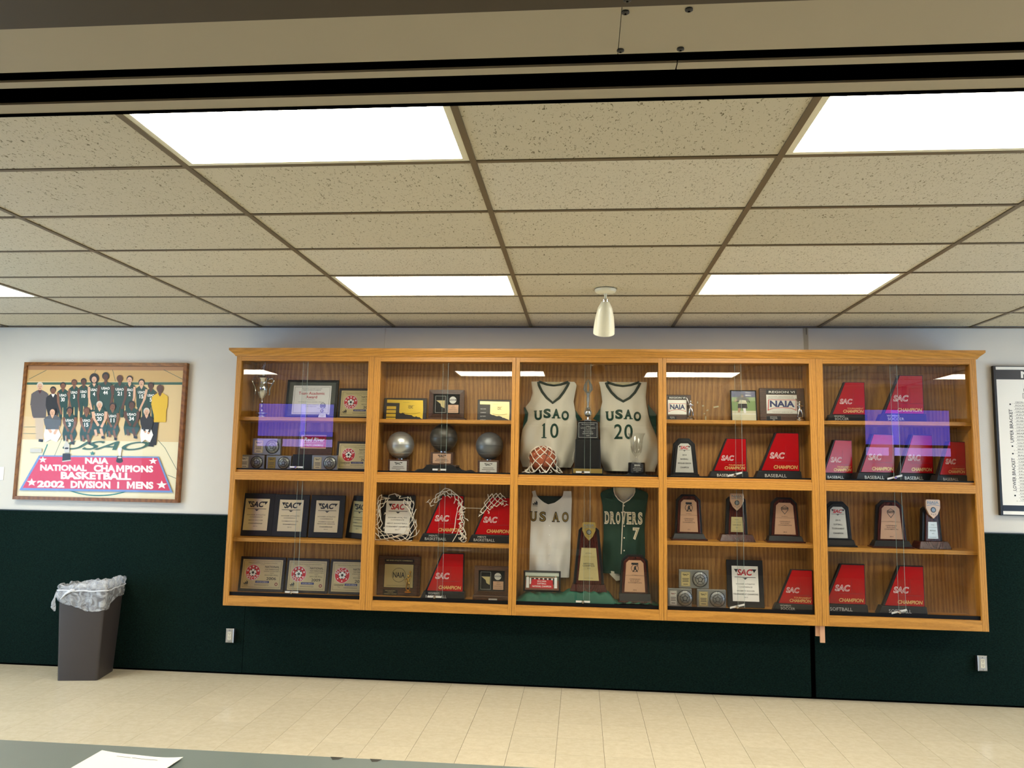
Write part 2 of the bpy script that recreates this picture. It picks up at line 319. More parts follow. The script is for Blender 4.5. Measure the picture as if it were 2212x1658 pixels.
WZ = 1.345
wb = struct(B().box(X0, X1, 0, .12, WZ, ROOM_H+.1, 'wall_paint').box(X0, X1, .004, .12, 0, WZ, 'slot_black').build('wall_back'))
cap = B()
for a, b in ((X0, .0), (.004, 4.737), (4.776, X1)):
    B().box(a, b, -.012, .004, .012, WZ-.008, 'green_carpet').build('carpet_panel', wb)
mat('cap_dark', '10201c', .5)
B().box(X0, X1, -.014, .002, WZ-.008, WZ, 'cap_dark').build('cap_strip', wb)
B().box(X0, X1, -.016, .0, 0, .012, 'slot_black').build('base_strip', wb)
for x in (1.132, 4.767):
    w = .022 if x < 2 else .036
    B().box(x-w/2, x+w/2, -.006, 0, WZ, ROOM_H-.002, 'trim_beige' if x > 2 else 'wall_paint').build('joint_strip', wb)
B().box(4.768, 4.771, -.0075, -.006, 2.955, ROOM_H-.002, 'slot_black').build('strip_gap', wb)

def side_wall(name, x, face):
    b = B(); a, c = (x-.12, x) if face > 0 else (x, x+.12)
    y0, y1, z0, z1 = WIN
    b.box(a, c, YB, y0, 0, ROOM_H, 'wall_paint'); b.box(a, c, y1, .0, 0, ROOM_H, 'wall_paint')
    b.box(a, c, y0, y1, 0, z0, 'wall_paint'); b.box(a, c, y0, y1, z1, ROOM_H, 'wall_paint')
    return struct(b.build(name))
side_wall('wall_left', X0, 1); side_wall('wall_right', X1, -1)
struct(B().box(X0, X1, YB-.12, YB, 0, ROOM_H, 'wall_dark').build('wall_front'))
for n, x in ((1, X0-.08), (2, X1+.08)):
    w = B(); y0, y1, z0, z1 = WIN; t = .05
    w.box(x-.03, x+.03, y0, y1, z0, z0+t, 'white').box(x-.03, x+.03, y0, y1, z1-t, z1, 'white')
    for k in range(4): yy = y0+(y1-y0-t)*k/3; w.box(x-.03, x+.03, yy, yy+t, z0+t, z1-t, 'white')
    wo = struct(w.build('window_%d' % n))
    for k in range(3):
        ya = y0+(y1-y0-t)*k/3+t; yb = y0+(y1-y0-t)*(k+1)/3
        B().box(x-.003, x+.003, ya, yb, z0+t, z1-t, 'pane_glass').build('pane', wo)

# ceiling: deck, grid runners, tiles
T, R, Y0 = 1.2192, .6096, -3.627
ce = struct(B().box(X0, X1, YB, .12, ROOM_H+.02, ROOM_H+.1, 'tile_fine').build('ceiling'))
LIGHTS = {(c, r) for c in (-2, 1, 3, 6) for r in (-1, 3)}
def yrow(r): return 0 if r >= 6 else Y0+r*R
tf = {}
for k, mname in enumerate(('tile_fissured', 'tile_fine')):
    for last in (0, 1):
        d = (0-yrow(5)) if last else R
        tf[k, last] = B().box(.008, T-.008, .006, d-.006, .002, .018, mname).build('ceiling_tile', mesh_only=True)
fine = {(2, 0), (3, 0), (1, 2), (3, 2), (4, 2), (4, 3), (0, 4), (1, 4), (-1, 5), (3, 5), (-2, 4), (4, 0), (2, 5), (5, 3)}
for c in range(-3, 8):
    for r_ in range(-3, 6):
        if (c, r_) in LIGHTS: continue
        inst('ceiling_tile', tf[1 if (c, r_) in fine else 0, 1 if r_ == 5 else 0], ce, (c*T, yrow(r_), ROOM_H))
for c in range(-2, 8):
    B().box(c*T-.013, c*T+.013, yrow(-3), 0, ROOM_H-.004, ROOM_H+.012, 'grid_bar').build('main_runner', ce)
crm = B().box(.013, T-.013, -.011, .011, ROOM_H-.003, ROOM_H+.011, 'grid_bar').build('cross_tee', mesh_only=True)
for r_ in range(-2, 6):
    for c in range(-3, 7): inst('cross_tee', crm, ce, (c*T, yrow(r_), 0))
B().box(X0, X1, -.022, 0, ROOM_H-.012, ROOM_H-.006, 'grid_bar').build('wall_angle', ce)

# recessed lights
where = {(-2, 3): 'at the far left edge near the left wall picture', (1, 3): 'above the basketball shelves near the trophy wall', (3, 3): 'near the trophy wall, right of the spotlight',
         (6, 3): 'far right near the bracket poster', (-2, -1): 'beside the partition track, leftmost', (1, -1): 'at the upper left beside the partition track',
         (3, -1): 'at the upper right beside the partition track', (6, -1): 'beside the partition track, rightmost'}
for (c, r_), wtxt in where.items():
    x, y = c*T, yrow(r_); t = thing('ceiling_light', 'lit recessed fluorescent troffer '+wtxt, 'ceiling light', (x+T/2, y+R/2, ROOM_H), group='fluorescent troffers in the tile ceiling')
    a, b2 = T/2-.014, R/2-.012
    fr = B()
    for (xa_, xb_, ya, yb) in ((-a, a, -b2, -b2+.022), (-a, a, b2-.022, b2), (-a, -a+.026, -b2+.022, b2-.022), (a-.026, a, -b2+.022, b2-.022)): fr.box(xa_, xb_, ya, yb, -.001, .016, 'lamp_white')
    fr.build('frame', t)
    B().box(-a+.026, a-.026, -b2+.022, b2-.022, .004, .010, 'lamp_lens').build('lens', t)

# overhead track of the folding partition, across the front of the view
ZH = 2.44
hd = struct(B().box(X0, X1, -5.99, -5.27, ZH+.16, ROOM_H+.02, 'trim_beige').box(X0, X1, -5.455, -5.285, ZH+.10, ZH+.17, 'slot_black').build('trim_1'))  # black box puts the shade inside the track slots into the colour
B().box(X0, X1, -5.99, -5.5785, ZH-.001, ZH+.16, 'trim_brown').build('soffit_board', hd)
for a, b in ((X0, 2.939), (2.940, X1)):
    B().box(a, b, -5.5785, -5.45, ZH, ZH+.16, 'trim_beige').build('soffit_panel', hd)
for a, b in ((X0, 3.0365), (3.0385, X1)):
    B().box(a, b, -5.418, -5.397, ZH, ZH+.004, 'trim_beige').build('track_rail', hd)
B().box(X0, X1, -5.417, -5.398, ZH+.0045, ZH+.1, 'slot_black').build('shaded_web', hd)  # painted black so the slot beside the rail reads as shaded
B().box(X0, X1, -5.337, -5.302, ZH, ZH+.004, 'trim_beige').build('track_flange', hd)
B().box(X0, X1, -5.336, -5.302, ZH+.0045, ZH+.16, 'slot_black').build('shaded_web', hd)  # black above the flange, slot shade put into the colour
B().box(X0, X1, -5.302, -5.290, ZH-.001, ZH+.16, 'slot_black').build('edge_seal', hd)
sm = B().lathe([(.0058, 0), (.0058, -.002), (.0035, -.0035), (.002, -.0035)], 'graphite', n=12).lathe([(.0019, -.0036), (.0019, -.0037)], 'slot_black', n=8).build('screw', mesh_only=True)
for x, y in ((2.945, -5.565), (3.036, -5.566), (2.943, -5.462), (3.037, -5.461)): inst('screw', sm, hd, (x, y, ZH))
inst('screw', sm, hd, (2.946, -5.597, ZH-.001))

# ------------------------------------------------------------------ display cases
DF, YF = -.34, -.32     # face frame front and back
ZB, ZT = .628, 2.708
CASES = [  # x0, x1, opening x0, x1, shelf upper, shelf lower, pane split, words
    (-.05, 1.150, -.005, 1.100, 2.190, 1.174, .546, 'leftmost oak trophy case, with the silver cup and soccer plaques'),
    (1.150, 2.343, 1.206, 2.312, 2.185, 1.175, 1.752, 'oak trophy case second from left, with three ball trophies'),
    (2.343, 3.538, 2.375, 3.502, None, None, 2.935, 'middle oak trophy case without shelves, holding four jerseys'),
    (3.538, 4.742, 3.566, 4.689, 2.207, 1.238, 4.139, 'oak trophy case second from right, with baseball awards'),
    (4.742, 5.960, 4.795, 5.911, 2.214, 1.218, 5.348, 'rightmost oak trophy case, with mostly red wedge trophies')]
KNOB = {0: (.512, .523), 1: (1.723, 1.713), 2: (2.899, 2.907), 3: (4.102, 4.106), 4: (5.324, 5.319)}
FU, FL_ = 1.742, .708   # upper and lower case floors
for ci, (x0, x1, o0, o1, su, sl, px, words) in enumerate(CASES):
    off = ((x0+x1)/2, -.17, ZB); t = thing('trophy_case', words, 'trophy case', off, group='row of oak trophy cases')
    def part(n, *boxes, parent=t, m='oak_upright', bevel=0):
        b = B(off)
        for q in boxes: b.box(*q, m)
        return b.build(n, parent, bevel=bevel)
    g = .0008
    part('stile', (x0+g, o0, DF, YF, ZB, ZT), bevel=.0015); part('stile', (o1, x1-g, DF, YF, ZB, ZT), bevel=.0015)
    for z0, z1 in ((ZB, .706), (1.657, 1.722), (2.662, ZT)): part('rail', (o0, o1, DF, YF, z0, z1), m='oak_level', bevel=.0015)
    part('side_panel', (x0+g, x0+.019, YF, -.012, ZB+.02, ZT)); part('side_panel', (x1-.019, x1-g, YF, -.012, ZB+.02, ZT))
    part('back_panel', (x0+.019, x1-.019, -.022, -.012, ZB+.02, ZT), m='oak_back')
    part('top_panel', (x0+.019, x1-.019, YF, -.022, ZT-.019, ZT), m='oak_level')
    part('case_floor', (x0+.019, x1-.019, YF, -.022, FL_-.03, FL_), m='oak_level'); part('case_floor', (x0+.019, x1-.019, YF, -.022, 1.68, FU), m='oak_level')
    for z in (su, sl):
        if z: part('shelf', (x0+.0195, x1-.0195, -.275, -.022, z-.031, z), m='oak_level', bevel=.002)
    for k, (z0, z1, zf) in enumerate(((1.722, 2.664, FU), (.706, 1.659, FL_))):
        part('track', (o0-.02, o1+.02, -.319, -.284, zf, zf+.012), (o0-.02, o1+.02, -.319, -.316, zf+.012, 1.753 if k == 0 else .737), (o0-.02, o1+.02, -.302, -.299, zf+.012, 1.75 if k == 0 else .734), m='track_black')
        zt = 1.745 if k == 0 else .73
        gp = part('glass_pane', (o0-.015, px+.023, -.3145, -.3105, zt, z1+.01), m='pane_glass')
        part('polished_edge', (px+.0231, px+.0243, -.3145, -.3105, zt, z1+.01), parent=gp, m='glass_edge')
        gp = part('glass_pane', (px-.023, o1+.015, -.3005, -.2965, zt, z1+.01), m='pane_glass')
        part('polished_edge', (px-.0241, px-.0231, -.3005, -.2965, zt, z1+.01), parent=gp, m='glass_edge')
        kx = KNOB[ci][k]; kz = (1.769, .748)[k]; tilt = (.018 if ci in (3, 4) else .0)
        lk = B(off); lk.hexa([(kx-.056, -.320, kz-.006-tilt*.6), (kx+.056, -.320, kz-.006+tilt), (kx+.056, -.316, kz-.006+tilt), (kx-.056, -.316, kz-.006-tilt*.6),
                              (kx-.056, -.320, kz+.008-tilt*.6), (kx+.056, -.320, kz+.008+tilt), (kx+.056, -.316, kz+.008+tilt), (kx-.056, -.316, kz+.008-tilt*.6)], 'lock_metal')
        lo = lk.build('lock_bar', t)
        n = 14; kb = B(off); v = []
        for rr, yy in ((.012, -.316), (.012, -.334), (.009, -.338), (.003, -.338)):
            v += [(kx+rr*math.cos(2*math.pi*i/n), yy, kz+rr*math.sin(2*math.pi*i/n)) for i in range(n)]
        f = [(a*n+i, a*n+(i+1) % n, (a+1)*n+(i+1) % n, (a+1)*n+i) for a in range(3) for i in range(n)]+[tuple(3*n+i for i in range(n))]
        kb.add(v, f, 'chrome'); kb.build('lock_cylinder', lo, smooth=True)
# crown moulding: one continuous profile with returns
prof = [(0, 2.702), (.008, 2.702), (.012, 2.710), (.022, 2.722), (.040, 2.738), (.050, 2.748), (.050, 2.766), (0, 2.766)]
cb = B((2.955, -.17, 2.7)); n = len(prof); v = []
for k in range(4):
    for d, z in prof:
        v.append([(-.05-d, 0-.001, z), (-.05-d, DF-d, z), (5.96+d, DF-d, z), (5.96+d, -.001, z)][k])
f = [(k*n+i, k*n+(i+1) % n, (k+1)*n+(i+1) % n, (k+1)*n+i) for k in range(3) for i in range(n)]
cb.add(v, [q[::-1] for q in f], 'oak_level'); cb.box(-.05, 5.96, DF, -.001, 2.7602, 2.7655, 'oak_level')
cr_ = cb.build('crown_moulding'); cr_.location = (2.955, -.17, 2.7); cr_['label'] = 'long oak crown moulding running along the top of the trophy cases'; cr_['category'] = 'moulding'
sh = B(); 
for k, (x, z, y) in enumerate(((4.716, .545, -.30), (4.745, .50, -.315))):
    o = B().box(-.018, .018, -.006, .006, 0, .63-z, 'raw_wood').build('wood_shim'); o.location = (x, y, z)
    o['label'] = ('short', 'longer')[k]+' raw wood shim hanging under the case joint at right'; o['category'] = 'shim'; o['group'] = 'shims under the cases'

# ------------------------------------------------------------------ award builders (local frame: x across, front towards -y, z up from the base)
E_ = .0006
def rot_text(b, ch, cx, cz, rad, ang, h, y, m, bold=.01):
    # one letter on a circle, upright side turned outwards (ang from straight up, clockwise)
    v, f, asp = glyph(ch, bold); w = asp*h; ca, sa = math.cos(-ang), math.sin(-ang)
    def fn(u, k):
        lx, lz = (u-.5)*w, rad+(k-.5)*h
        return (cx+lx*ca-lz*sa, y, cz+lx*sa+lz*ca)
    b.add([fn(u, k) for u, k in v], f, m)
def three_bars(b, x, z, s, y, m):   # slanted three-bar sports mark with its name below
    for k in range(3):
        hh = s*(.30+.25*k); xx = x+s*.30*k
        b.flat([(xx, z+s*.28), (xx+s*.24, z+s*.28), (xx+s*.24-.0+s*.02, z+s*.28+hh*.6), (xx-s*.10+s*.02, z+s*.28+hh)], y, m)
    b.text('adidas', x+s*.42, z, s*.2, y, m, w=s*.95, bold=.01)
def soccer_ball(b, cx, cz, r, y):
    b.disc(cx, cz, r, y, 'white'); b.star(cx, cz, r*.42, y-.0003, 'ink', .85)
    for k in range(5):
        a = 2*math.pi*k/5; b.disc(cx-r*.86*math.sin(a+math.pi/5), cz+r*.86*math.cos(a+math.pi/5), r*.2, y-.0003, 'ink', 8)
def nscaa(label, x, z, w, h, year, lean=.12, y=-.085, rz=0, old=True, plate='gold_plate', th=.016):
    t = thing('award_plaque', label, 'plaque', (x, y, z), rz, -lean, 'soccer poll plaques')
    B().box(-w/2, w/2, -th, 0, 0, h, 'frame_dark').build('board', t, bevel=.003)
    i = .022*w/.38; px, pz = w/2-i, h-i; b = B(); F = -th-.002
    b.box(-px, px, F, -th, i, pz, plate); pl = b.build('plate', t)
    b = B(); y_ = F-E_; iw = 2*px; ih = pz-i
    b.border(-px+.012, px-.012, i+.012, pz-.012, .0022, y_, 'ink_soft')
    b.text('National Soccer Coaches Association of America', 0, pz-.032, .008, y_, 'ink', w=iw*.72); b.text('and adidas' if old else 'and partners', 0, pz-.045, .006, y_, 'ink_soft')
    cx, cz, rr = -px+iw*.275, i+ih*.55, ih*.27
    b.disc(cx, cz, rr, y_, 'print_red', 28); b.ring(cx, cz, rr*.95, rr*.99, y_-.0003, 'white'); soccer_ball(b, cx, cz, rr*.47, y_-.0003)
    if old:
        for k in range(5): a = (k-2)*.62; b.star(cx+rr*.74*math.sin(a), cz+rr*.74*math.cos(a), rr*.17, y_-.0004, 'white')
        for k, ch in enumerate('NSCAA'): rot_text(b, ch, cx, cz, -rr*.74, -(k-2)*.5, rr*.36, y_-.0004, 'white')
    else:
        for k, ch in enumerate('NSCAA'): rot_text(b, ch, cx, cz, rr*.73, (k-2)*.56, rr*.36, y_-.0004, 'white')
        for k in range(3): b.disc(cx+rr*.72*math.sin((k-1)*.9), cz-rr*.72*math.cos((k-1)*.9), rr*.08, y_-.0004, 'white', 8)
    tx = -px+iw*.745
    for s_, q, hh, bo, ww in (('NATIONAL', .72, .07, .012, .36), ('TOP TWENTY-FIVE', .645, .038, .01, .36), ('JUNIOR COLLEGE MEN\'S', .58, .034, .01, .40), ('TEAM', .525, .026, 0, .1), ('SOCCER POLL', .45, .042, .005, .34), (year, .31, .095, .012, .24)):
        b.text(s_, tx, i+ih*q, ih*hh, y_, 'ink', w=iw*ww, bold=bo)
    if old: three_bars(b, -px+iw*.075, i+ih*.1, ih*.17, y_, 'ink')
    else: b.text('Continental', -px+iw*.2, i+ih*.2, ih*.06, y_, 'ink', w=iw*.26, bold=.02, shear=.2); b.text('Tire', -px+iw*.2, i+ih*.14, ih*.035, y_, 'ink')
    b.rect(-px+iw*.36, -px+iw*.7, i+ih*.2, i+ih*.275, y_, 'navy'); b.text('SOCCER AMERICA', -px+iw*.53, i+ih*.22, ih*.03, y_-.0003, 'white', w=iw*.28)
    for q in (.145, .12): b.rect(-px+iw*.34, -px+iw*.7, i+ih*q, i+ih*(q+.008), y_, 'ink_soft')
    b.ring(px-iw*.12, i+ih*.17, ih*.03, ih*.055, y_, 'maroon')
    b.build('lettering', t); return t
def sac_logo(b, cx, z, w, y, face='ink', wing='ink', under=True):   # winged three-letter mark with a rule and a tick below
    h = w*.3
    b.flat([(cx-w*.52, z+h*1.0), (cx-w*.41, z+h*.42), (cx-w*.36, z+h*.8), (cx-w*.30, z+h*1.0)][::-1], y, wing); b.flat([(cx+w*.56, z+h*1.0), (cx+w*.30, z+h*1.0), (cx+w*.40, z+h*.7), (cx+w*.43, z+h*.42)], y, wing)
    b.text('SAC', cx-w*.01, z, h, y-.0003, face, w=w*.74, bold=.035, shear=.22)
    if under:
        b.rect(cx-w*.5, cx+w*.5, z-h*.32, z-h*.24, y, wing); b.flat([(cx-w*.12, z-h*.38), (cx, z-h*.66), (cx+w*.12, z-h*.38)], y, wing)
def sac_plaque(label, x, z, w, h, lines, lean=.14, y=-.1, rz=0, plate='gold_plate', face='ink', th=.018, pw=.68, ph=.74, logo=.78):
    t = thing('award_plaque', label, 'plaque', (x, y, z), rz, -lean, 'conference plaques')
    B().box(-w/2, w/2, -th, 0, 0, h, 'black_satin').build('board', t, bevel=.004)
    a = w*pw/2; z0 = h*(1-ph)/2; z1 = h-z0; F = -th-.002
    B().box(-a, a, F, -th, z0, z1, plate).build('plate', t)
    b = B(); y_ = F-E_; H = z1-z0
    sac_logo(b, 0, z1-H*.27, 2*a*logo, y_, face)
    for s_, q, hh, ww, bo in lines: b.text(s_, 0, z0+H*q, H*hh, y_, 'ink', w=2*a*ww, bold=bo)
    b.build('lettering', t); return t
CONF = [('SOONER ATHLETIC', .47, .034, .78, .004), ('CONFERENCE', .40, .034, .54, .004)]
def wedge(label, x, z, s, sport, tournament=False, rz=0, y=-.16, group='red wedge trophies', bright=True):
    # s = 1: base .371 wide, red face .30 tall
    t = thing('wedge_trophy', label, 'trophy', (x, y, z), rz, 0, group)
    W = .371*s; q = lambda a: -W/2+a*s
    d = .085*s
    b = B(); bl, bt = .064*s, .004
    b.add([(-W/2, -d/2, 0), (W/2, -d/2, 0), (W/2, d/2, 0), (-W/2, d/2, 0), (q(.03), -d/2+.006*s, bl), (W/2-.004*s, -d/2+.006*s, bl), (W/2-.004*s, d/2, bl), (q(.03), d/2, bl)],
          [(3, 2, 1, 0), (4, 5, 6, 7), (0, 1, 5, 4), (1, 2, 6, 5), (2, 3, 7, 6), (3, 0, 4, 7)], 'black_satin'); b.build('base', t, bevel=.003)
    zt = bl+.305*s
    B().prism([(q(.040), bl), (q(.359), bl), (q(.359), zt+.006*s), (q(.170), zt+.006*s)], -.026*s, .012*s, 'black_satin').build('slab', t, bevel=.002)
    r = B(); F = -.026*s-.004
    r.prism([(q(.057), bl+.004*s), (q(.352), bl+.004*s), (q(.352), zt), (q(.181), zt)], F, -.026*s, 'red'); fc = r.build('red_face', t)
    g = B()
    g.prism([(q(.248), bl+.105*s), (q(.251), bl+.105*s), (q(.251), bl+.21*s)], F-.0012, F, 'maroon')
    g.prism([(q(.150), bl+.082*s), (q(.335), bl+.082*s), (q(.335), bl+.0845*s), (q(.150), bl+.0845*s)], F-.0012, F, 'maroon'); g.build('raised_line', fc)
    b = B(); y_ = F-E_
    b.text('SAC', q(.182), bl+.1*s, .05*s, y_, 'white', w=.118*s, bold=.035, shear=.22); b.text('SAC', q(.182), bl+.1*s, .05*s, y_-.0004, 'red', w=.118*s, bold=-.01, shear=.22, norm=.035)
    gm = 'gold_ink'
    b.text('CHAMPION', q(.341), bl+.018*s, .029*s, y_, gm, w=.188*s, bold=.03, shear=.18, align='R')
    if tournament: b.text('TOURNAMENT', q(.341), bl+.052*s, .014*s, y_, gm, w=.15*s, bold=.01, shear=.18, align='R')
    fy = lambda zz: -d/2+.006*s*zz/bl-E_
    def base_text(sx, cx, zz, hh, ww):
        v, f, asp = glyph(sx, .0); b.add([(cx-ww/2+u*ww, fy(zz+k*hh), zz+k*hh) for u, k in v], f, 'silver_plate')
    if isinstance(sport, tuple): base_text(sport[0], q(.115), .040*s, .016*s, .07*s if len(sport[0]) < 6 else .095*s); base_text(sport[1], q(.135), .012*s, .022*s, (.125 if len(sport[1]) < 8 else .175)*s)
    else: base_text(sport, q(.165), .014*s, .026*s, .17*s)
    b.build('lettering', t); return t
def chamfer(w0, w1, z0, z1, c): return [(-w0, z0), (w0, z0), (w1, z1-c), (w1-c, z1), (-w1+c, z1), (-w1, z1-c)]
def arch_trophy(label, x, z, wb, wt, h, basew, baseh, plate, lines, emblem, y=-.15, rz=0, wood='rosewood', foot='rosewood'):
    t = thing('arch_trophy', label, 'trophy', (x, y, z), rz, 0, 'arched award trophies')
    b = B(); b.box(-basew/2, basew/2, -.06, .06, 0, .012, foot); b.build('foot', t, bevel=.003)
    b = B(); b.taper(basew/2-.012, .052, wb/2+.004, .036, .012, baseh, 'black_satin', cy=0); b.build('base', t, bevel=.002)
    B().prism([(a, c) for a, c in chamfer(wb/2, wt/2, baseh, baseh+h, .045)], -.006, .02, 'black_satin').build('back_slab', t, bevel=.003)
    B().prism(chamfer(wb/2-.016, wt/2-.016, baseh, baseh+h-.014, .04), -.022, -.006, wood).build('front_slab', t, bevel=.003)
    pw0, pw1 = wb/2-.038, wt/2-.036; p0, p1 = baseh+.012, baseh+h-.042
    B().prism(chamfer(pw0, pw1, p0, p1, .022), -.024, -.022, plate).build('plate', t)
    b = B(); Y = -.024-E_; H = p1-p0; emblem(b, 0, p0, H, pw1, Y)
    for s_, q, hh, ww, bo in lines: b.text(s_, 0, p0+H*q, H*hh, Y, 'ink', w=2*pw1*ww, bold=bo)
    b.build('lettering', t); return t
def em_batter(b, cx, p0, H, pw, Y):
    z = p0+H*.66; w = pw*.8
    b.rect(cx-w*.5, cx+w*.5, z+H*.2, z+H*.26, Y, 'ink'); b.ring(cx, z+H*.09, H*.105, H*.12, Y, 'ink', 18)
    b.disc(cx+.002, z+H*.15, H*.018, Y, 'ink', 8); b.flat([(cx-.008, z+H*.05), (cx+.012, z+H*.05), (cx+.008, z+H*.135), (cx-.006, z+H*.135)], Y, 'ink')
    b.flat([(cx-.02, z-H*.03), (cx-.012, z-H*.03), (cx+.004, z+H*.055), (cx-.006, z+H*.055)], Y, 'ink'); b.flat([(cx+.018, z-H*.03), (cx+.026, z-H*.03), (cx+.012, z+H*.055), (cx+.002, z+H*.055)], Y, 'ink')
    b.flat([(cx+.006, z+H*.12), (cx+.03, z+H*.19), (cx+.028, z+H*.2), (cx+.002, z+H*.13)], Y, 'ink')
def em_badge(b, cx, p0, H, pw, Y, word='SOFTBALL'):
    z = p0+H*.66; w = pw*.95
    b.flat([(cx-w*.4, z+H*.2), (cx-w*.42, z+H*.1), (cx, z-H*.03), (cx+w*.42, z+H*.1), (cx+w*.4, z+H*.2), (cx, z+H*.26)], Y, 'ink_soft')
    b.flat([(cx-w*.34, z+H*.19), (cx-w*.36, z+H*.11), (cx, z-H*.0), (cx+w*.36, z+H*.11), (cx+w*.34, z+H*.19), (cx, z+H*.24)], Y-.0003, 'copper_plate')
    b.rect(cx-w*.46, cx+w*.46, z+H*.12, z+H*.19, Y-.0004, 'ink'); b.text(word, cx, z+H*.135, H*.035, Y-.0006, 'copper_plate', w=w*.8, bold=.02)
def em_sac(b, cx, p0, H, pw, Y): sac_logo(b, cx, p0+H*.80, pw*1.7, Y, 'print_red', 'ink')
OPEN = [('BASEBALL', .555, .02, .35, 0), ('NATIONAL CHAMPIONSHIP', .51, .018, 1.1, 0), ('OPENING', .385, .038, .62, .004), ('ROUND', .33, .036, .5, .004), ('CHAMPION', .275, .036, .78, .004)]
def shield_poly(cx, z, w, h): return [(cx, z), (cx+w*.30, z+h*.22), (cx+w*.44, z+h*.46), (cx+w*.5, z+h*.55), (cx+w*.5, z+h*.93), (cx+w*.44, z+h), (cx-w*.44, z+h), (cx-w*.5, z+h*.93), (cx-w*.5, z+h*.55), (cx-w*.44, z+h*.46), (cx-w*.30, z+h*.22)]
def shield_trophy(label, x, z, wb, wt, h, basew, baseh, plate, pz, lines, sw, sh_, sz, smat, y=-.15, rz=0):
    t = thing('shield_trophy', label, 'trophy', (x, y, z), rz, 0, 'shield topped trophies')
    B().taper(basew/2, .065, basew/2-.02, .05, 0, baseh, 'rosewood').build('base', t, bevel=.003)
    c = .02
    B().prism([(-wb/2, baseh), (wb/2, baseh), (wt/2, baseh+h-c), (wt/2-c, baseh+h), (-wt/2+c, baseh+h), (-wt/2, baseh+h-c)], -.02, .02, 'black_satin').build('back_column', t, bevel=.003)
    k = .022
    B().prism([(-wb/2+k, baseh), (wb/2-k, baseh), (wt/2-k, baseh+h-c), (-wt/2+k, baseh+h-c)], -.032, -.02, 'rosewood').build('front_column', t, bevel=.002)
    w0 = wb/2-k-.018; z0, z1 = pz; sl_ = (wb-wt)/2/h; e0 = w0-sl_*(z0-baseh); e1 = w0-sl_*(z1-baseh)
    B().prism([(-e0, z0), (e0, z0), (e1, z1), (-e1, z1)], -.034, -.032, plate).build('plate', t)
    b = B(); Y = -.034-E_
    for s_, q, hh, ww, bo in lines: b.text(s_, 0, z0+(z1-z0)*q, (z1-z0)*hh, Y, 'ink_soft' if bo == 0 else 'ink', w=2*e1*ww, bold=bo)
    b.build('lettering', t)
    s = B().prism(shield_poly(0, sz, sw, sh_), -.052, -.033, smat).build('shield', t, bevel=.003)
    b = B(); b.text('NAIA', 0, sz+sh_*.76, sh_*.15, -.0535, 'pewter', w=sw*.78, bold=.03)
    b.prism([(-sw*.42, sz+sh_*.66), (0, sz+sh_*.72), (sw*.42, sz+sh_*.66), (sw*.42, sz+sh_*.69), (0, sz+sh_*.75), (-sw*.42, sz+sh_*.69)], -.0535, -.052, 'pewter')
    b.disc(0, sz+sh_*.46, sh_*.14, -.0535, 'graphite'); b.disc(0, sz+sh_*.46, sh_*.10, -.054, 'pewter')
    for k in (-1, 0, 1): b.star(k*sw*.14, sz+sh_*(.2+.04*abs(k)), sh_*.03, -.0535, 'graphite')
    b.build('emblem', s); return t
def ball_plaque(label, x, z, w, h, y=-.14, rz=0, plate='gold_plate', face='pewter', red=False, th=.03):
    t = thing('ball_plaque', label, 'plaque', (x, y, z), rz, 0, 'pewter ball plaques')
    B().box(-w/2, w/2, -th, 0, 0, h, face).build('block', t, bevel=.003)
    B().box(-w*.43, -w*.12, -th-.002, -th, h*.1, h*.88, plate).build('plate', t)
    b = B(); Y = -th-.002-E_
    b.border(-w*.42, -w*.13, h*.115, h*.865, .0015, Y, 'ink_soft'); sac_logo(b, -w*.275, h*.68, w*.2, Y, 'maroon' if red else 'ink', 'ink', False)
    for q, ww in ((.5, .22), (.42, .2), (.34, .21), (.2, .16)): b.rect(-w*.275-w*ww/2, -w*.275+w*ww/2, h*q, h*(q+.035), Y, 'ink_soft')
    b.build('lettering', t)
    e = B(); R_ = h*.42; cx = w*.21
    e.ball((cx, -th, h*.5), R_, face, 18, 10, .98, .3, 1.0); bl = e.build('ball_relief', t, smooth=True)
    l = B()
    def on(a, b_): # point on the ellipsoid front
        q = max(0, 1-a*a-b_*b_); return (cx+a*R_*.98, -th-.3*R_*math.sqrt(q)-.001, h*.5+b_*R_)
    l.tube([on(.985*math.cos(k*.2618), .985*math.sin(k*.2618)) for k in range(24)], .0035, 'graphite', 5, True)
    for k in range(5):
        a0 = k*1.2566+.3; l.tube([on(.32*math.cos(a0), .32*math.sin(a0)), on(.95*math.cos(a0), .95*math.sin(a0))], .002, 'graphite', 4)
        l.tube([on(.32*math.cos(a0), .32*math.sin(a0)), on(.32*math.cos(a0+1.2566), .32*math.sin(a0+1.2566))], .002, 'graphite', 4)
        l.tube([on(.62*math.cos(a0+.63), .62*math.sin(a0+.63)), on(.66*math.cos(a0), .66*math.sin(a0)), on(.62*math.cos(a0-.63), .62*math.sin(a0-.63))], .002, 'graphite', 4)
    l.build('seams', bl); return t
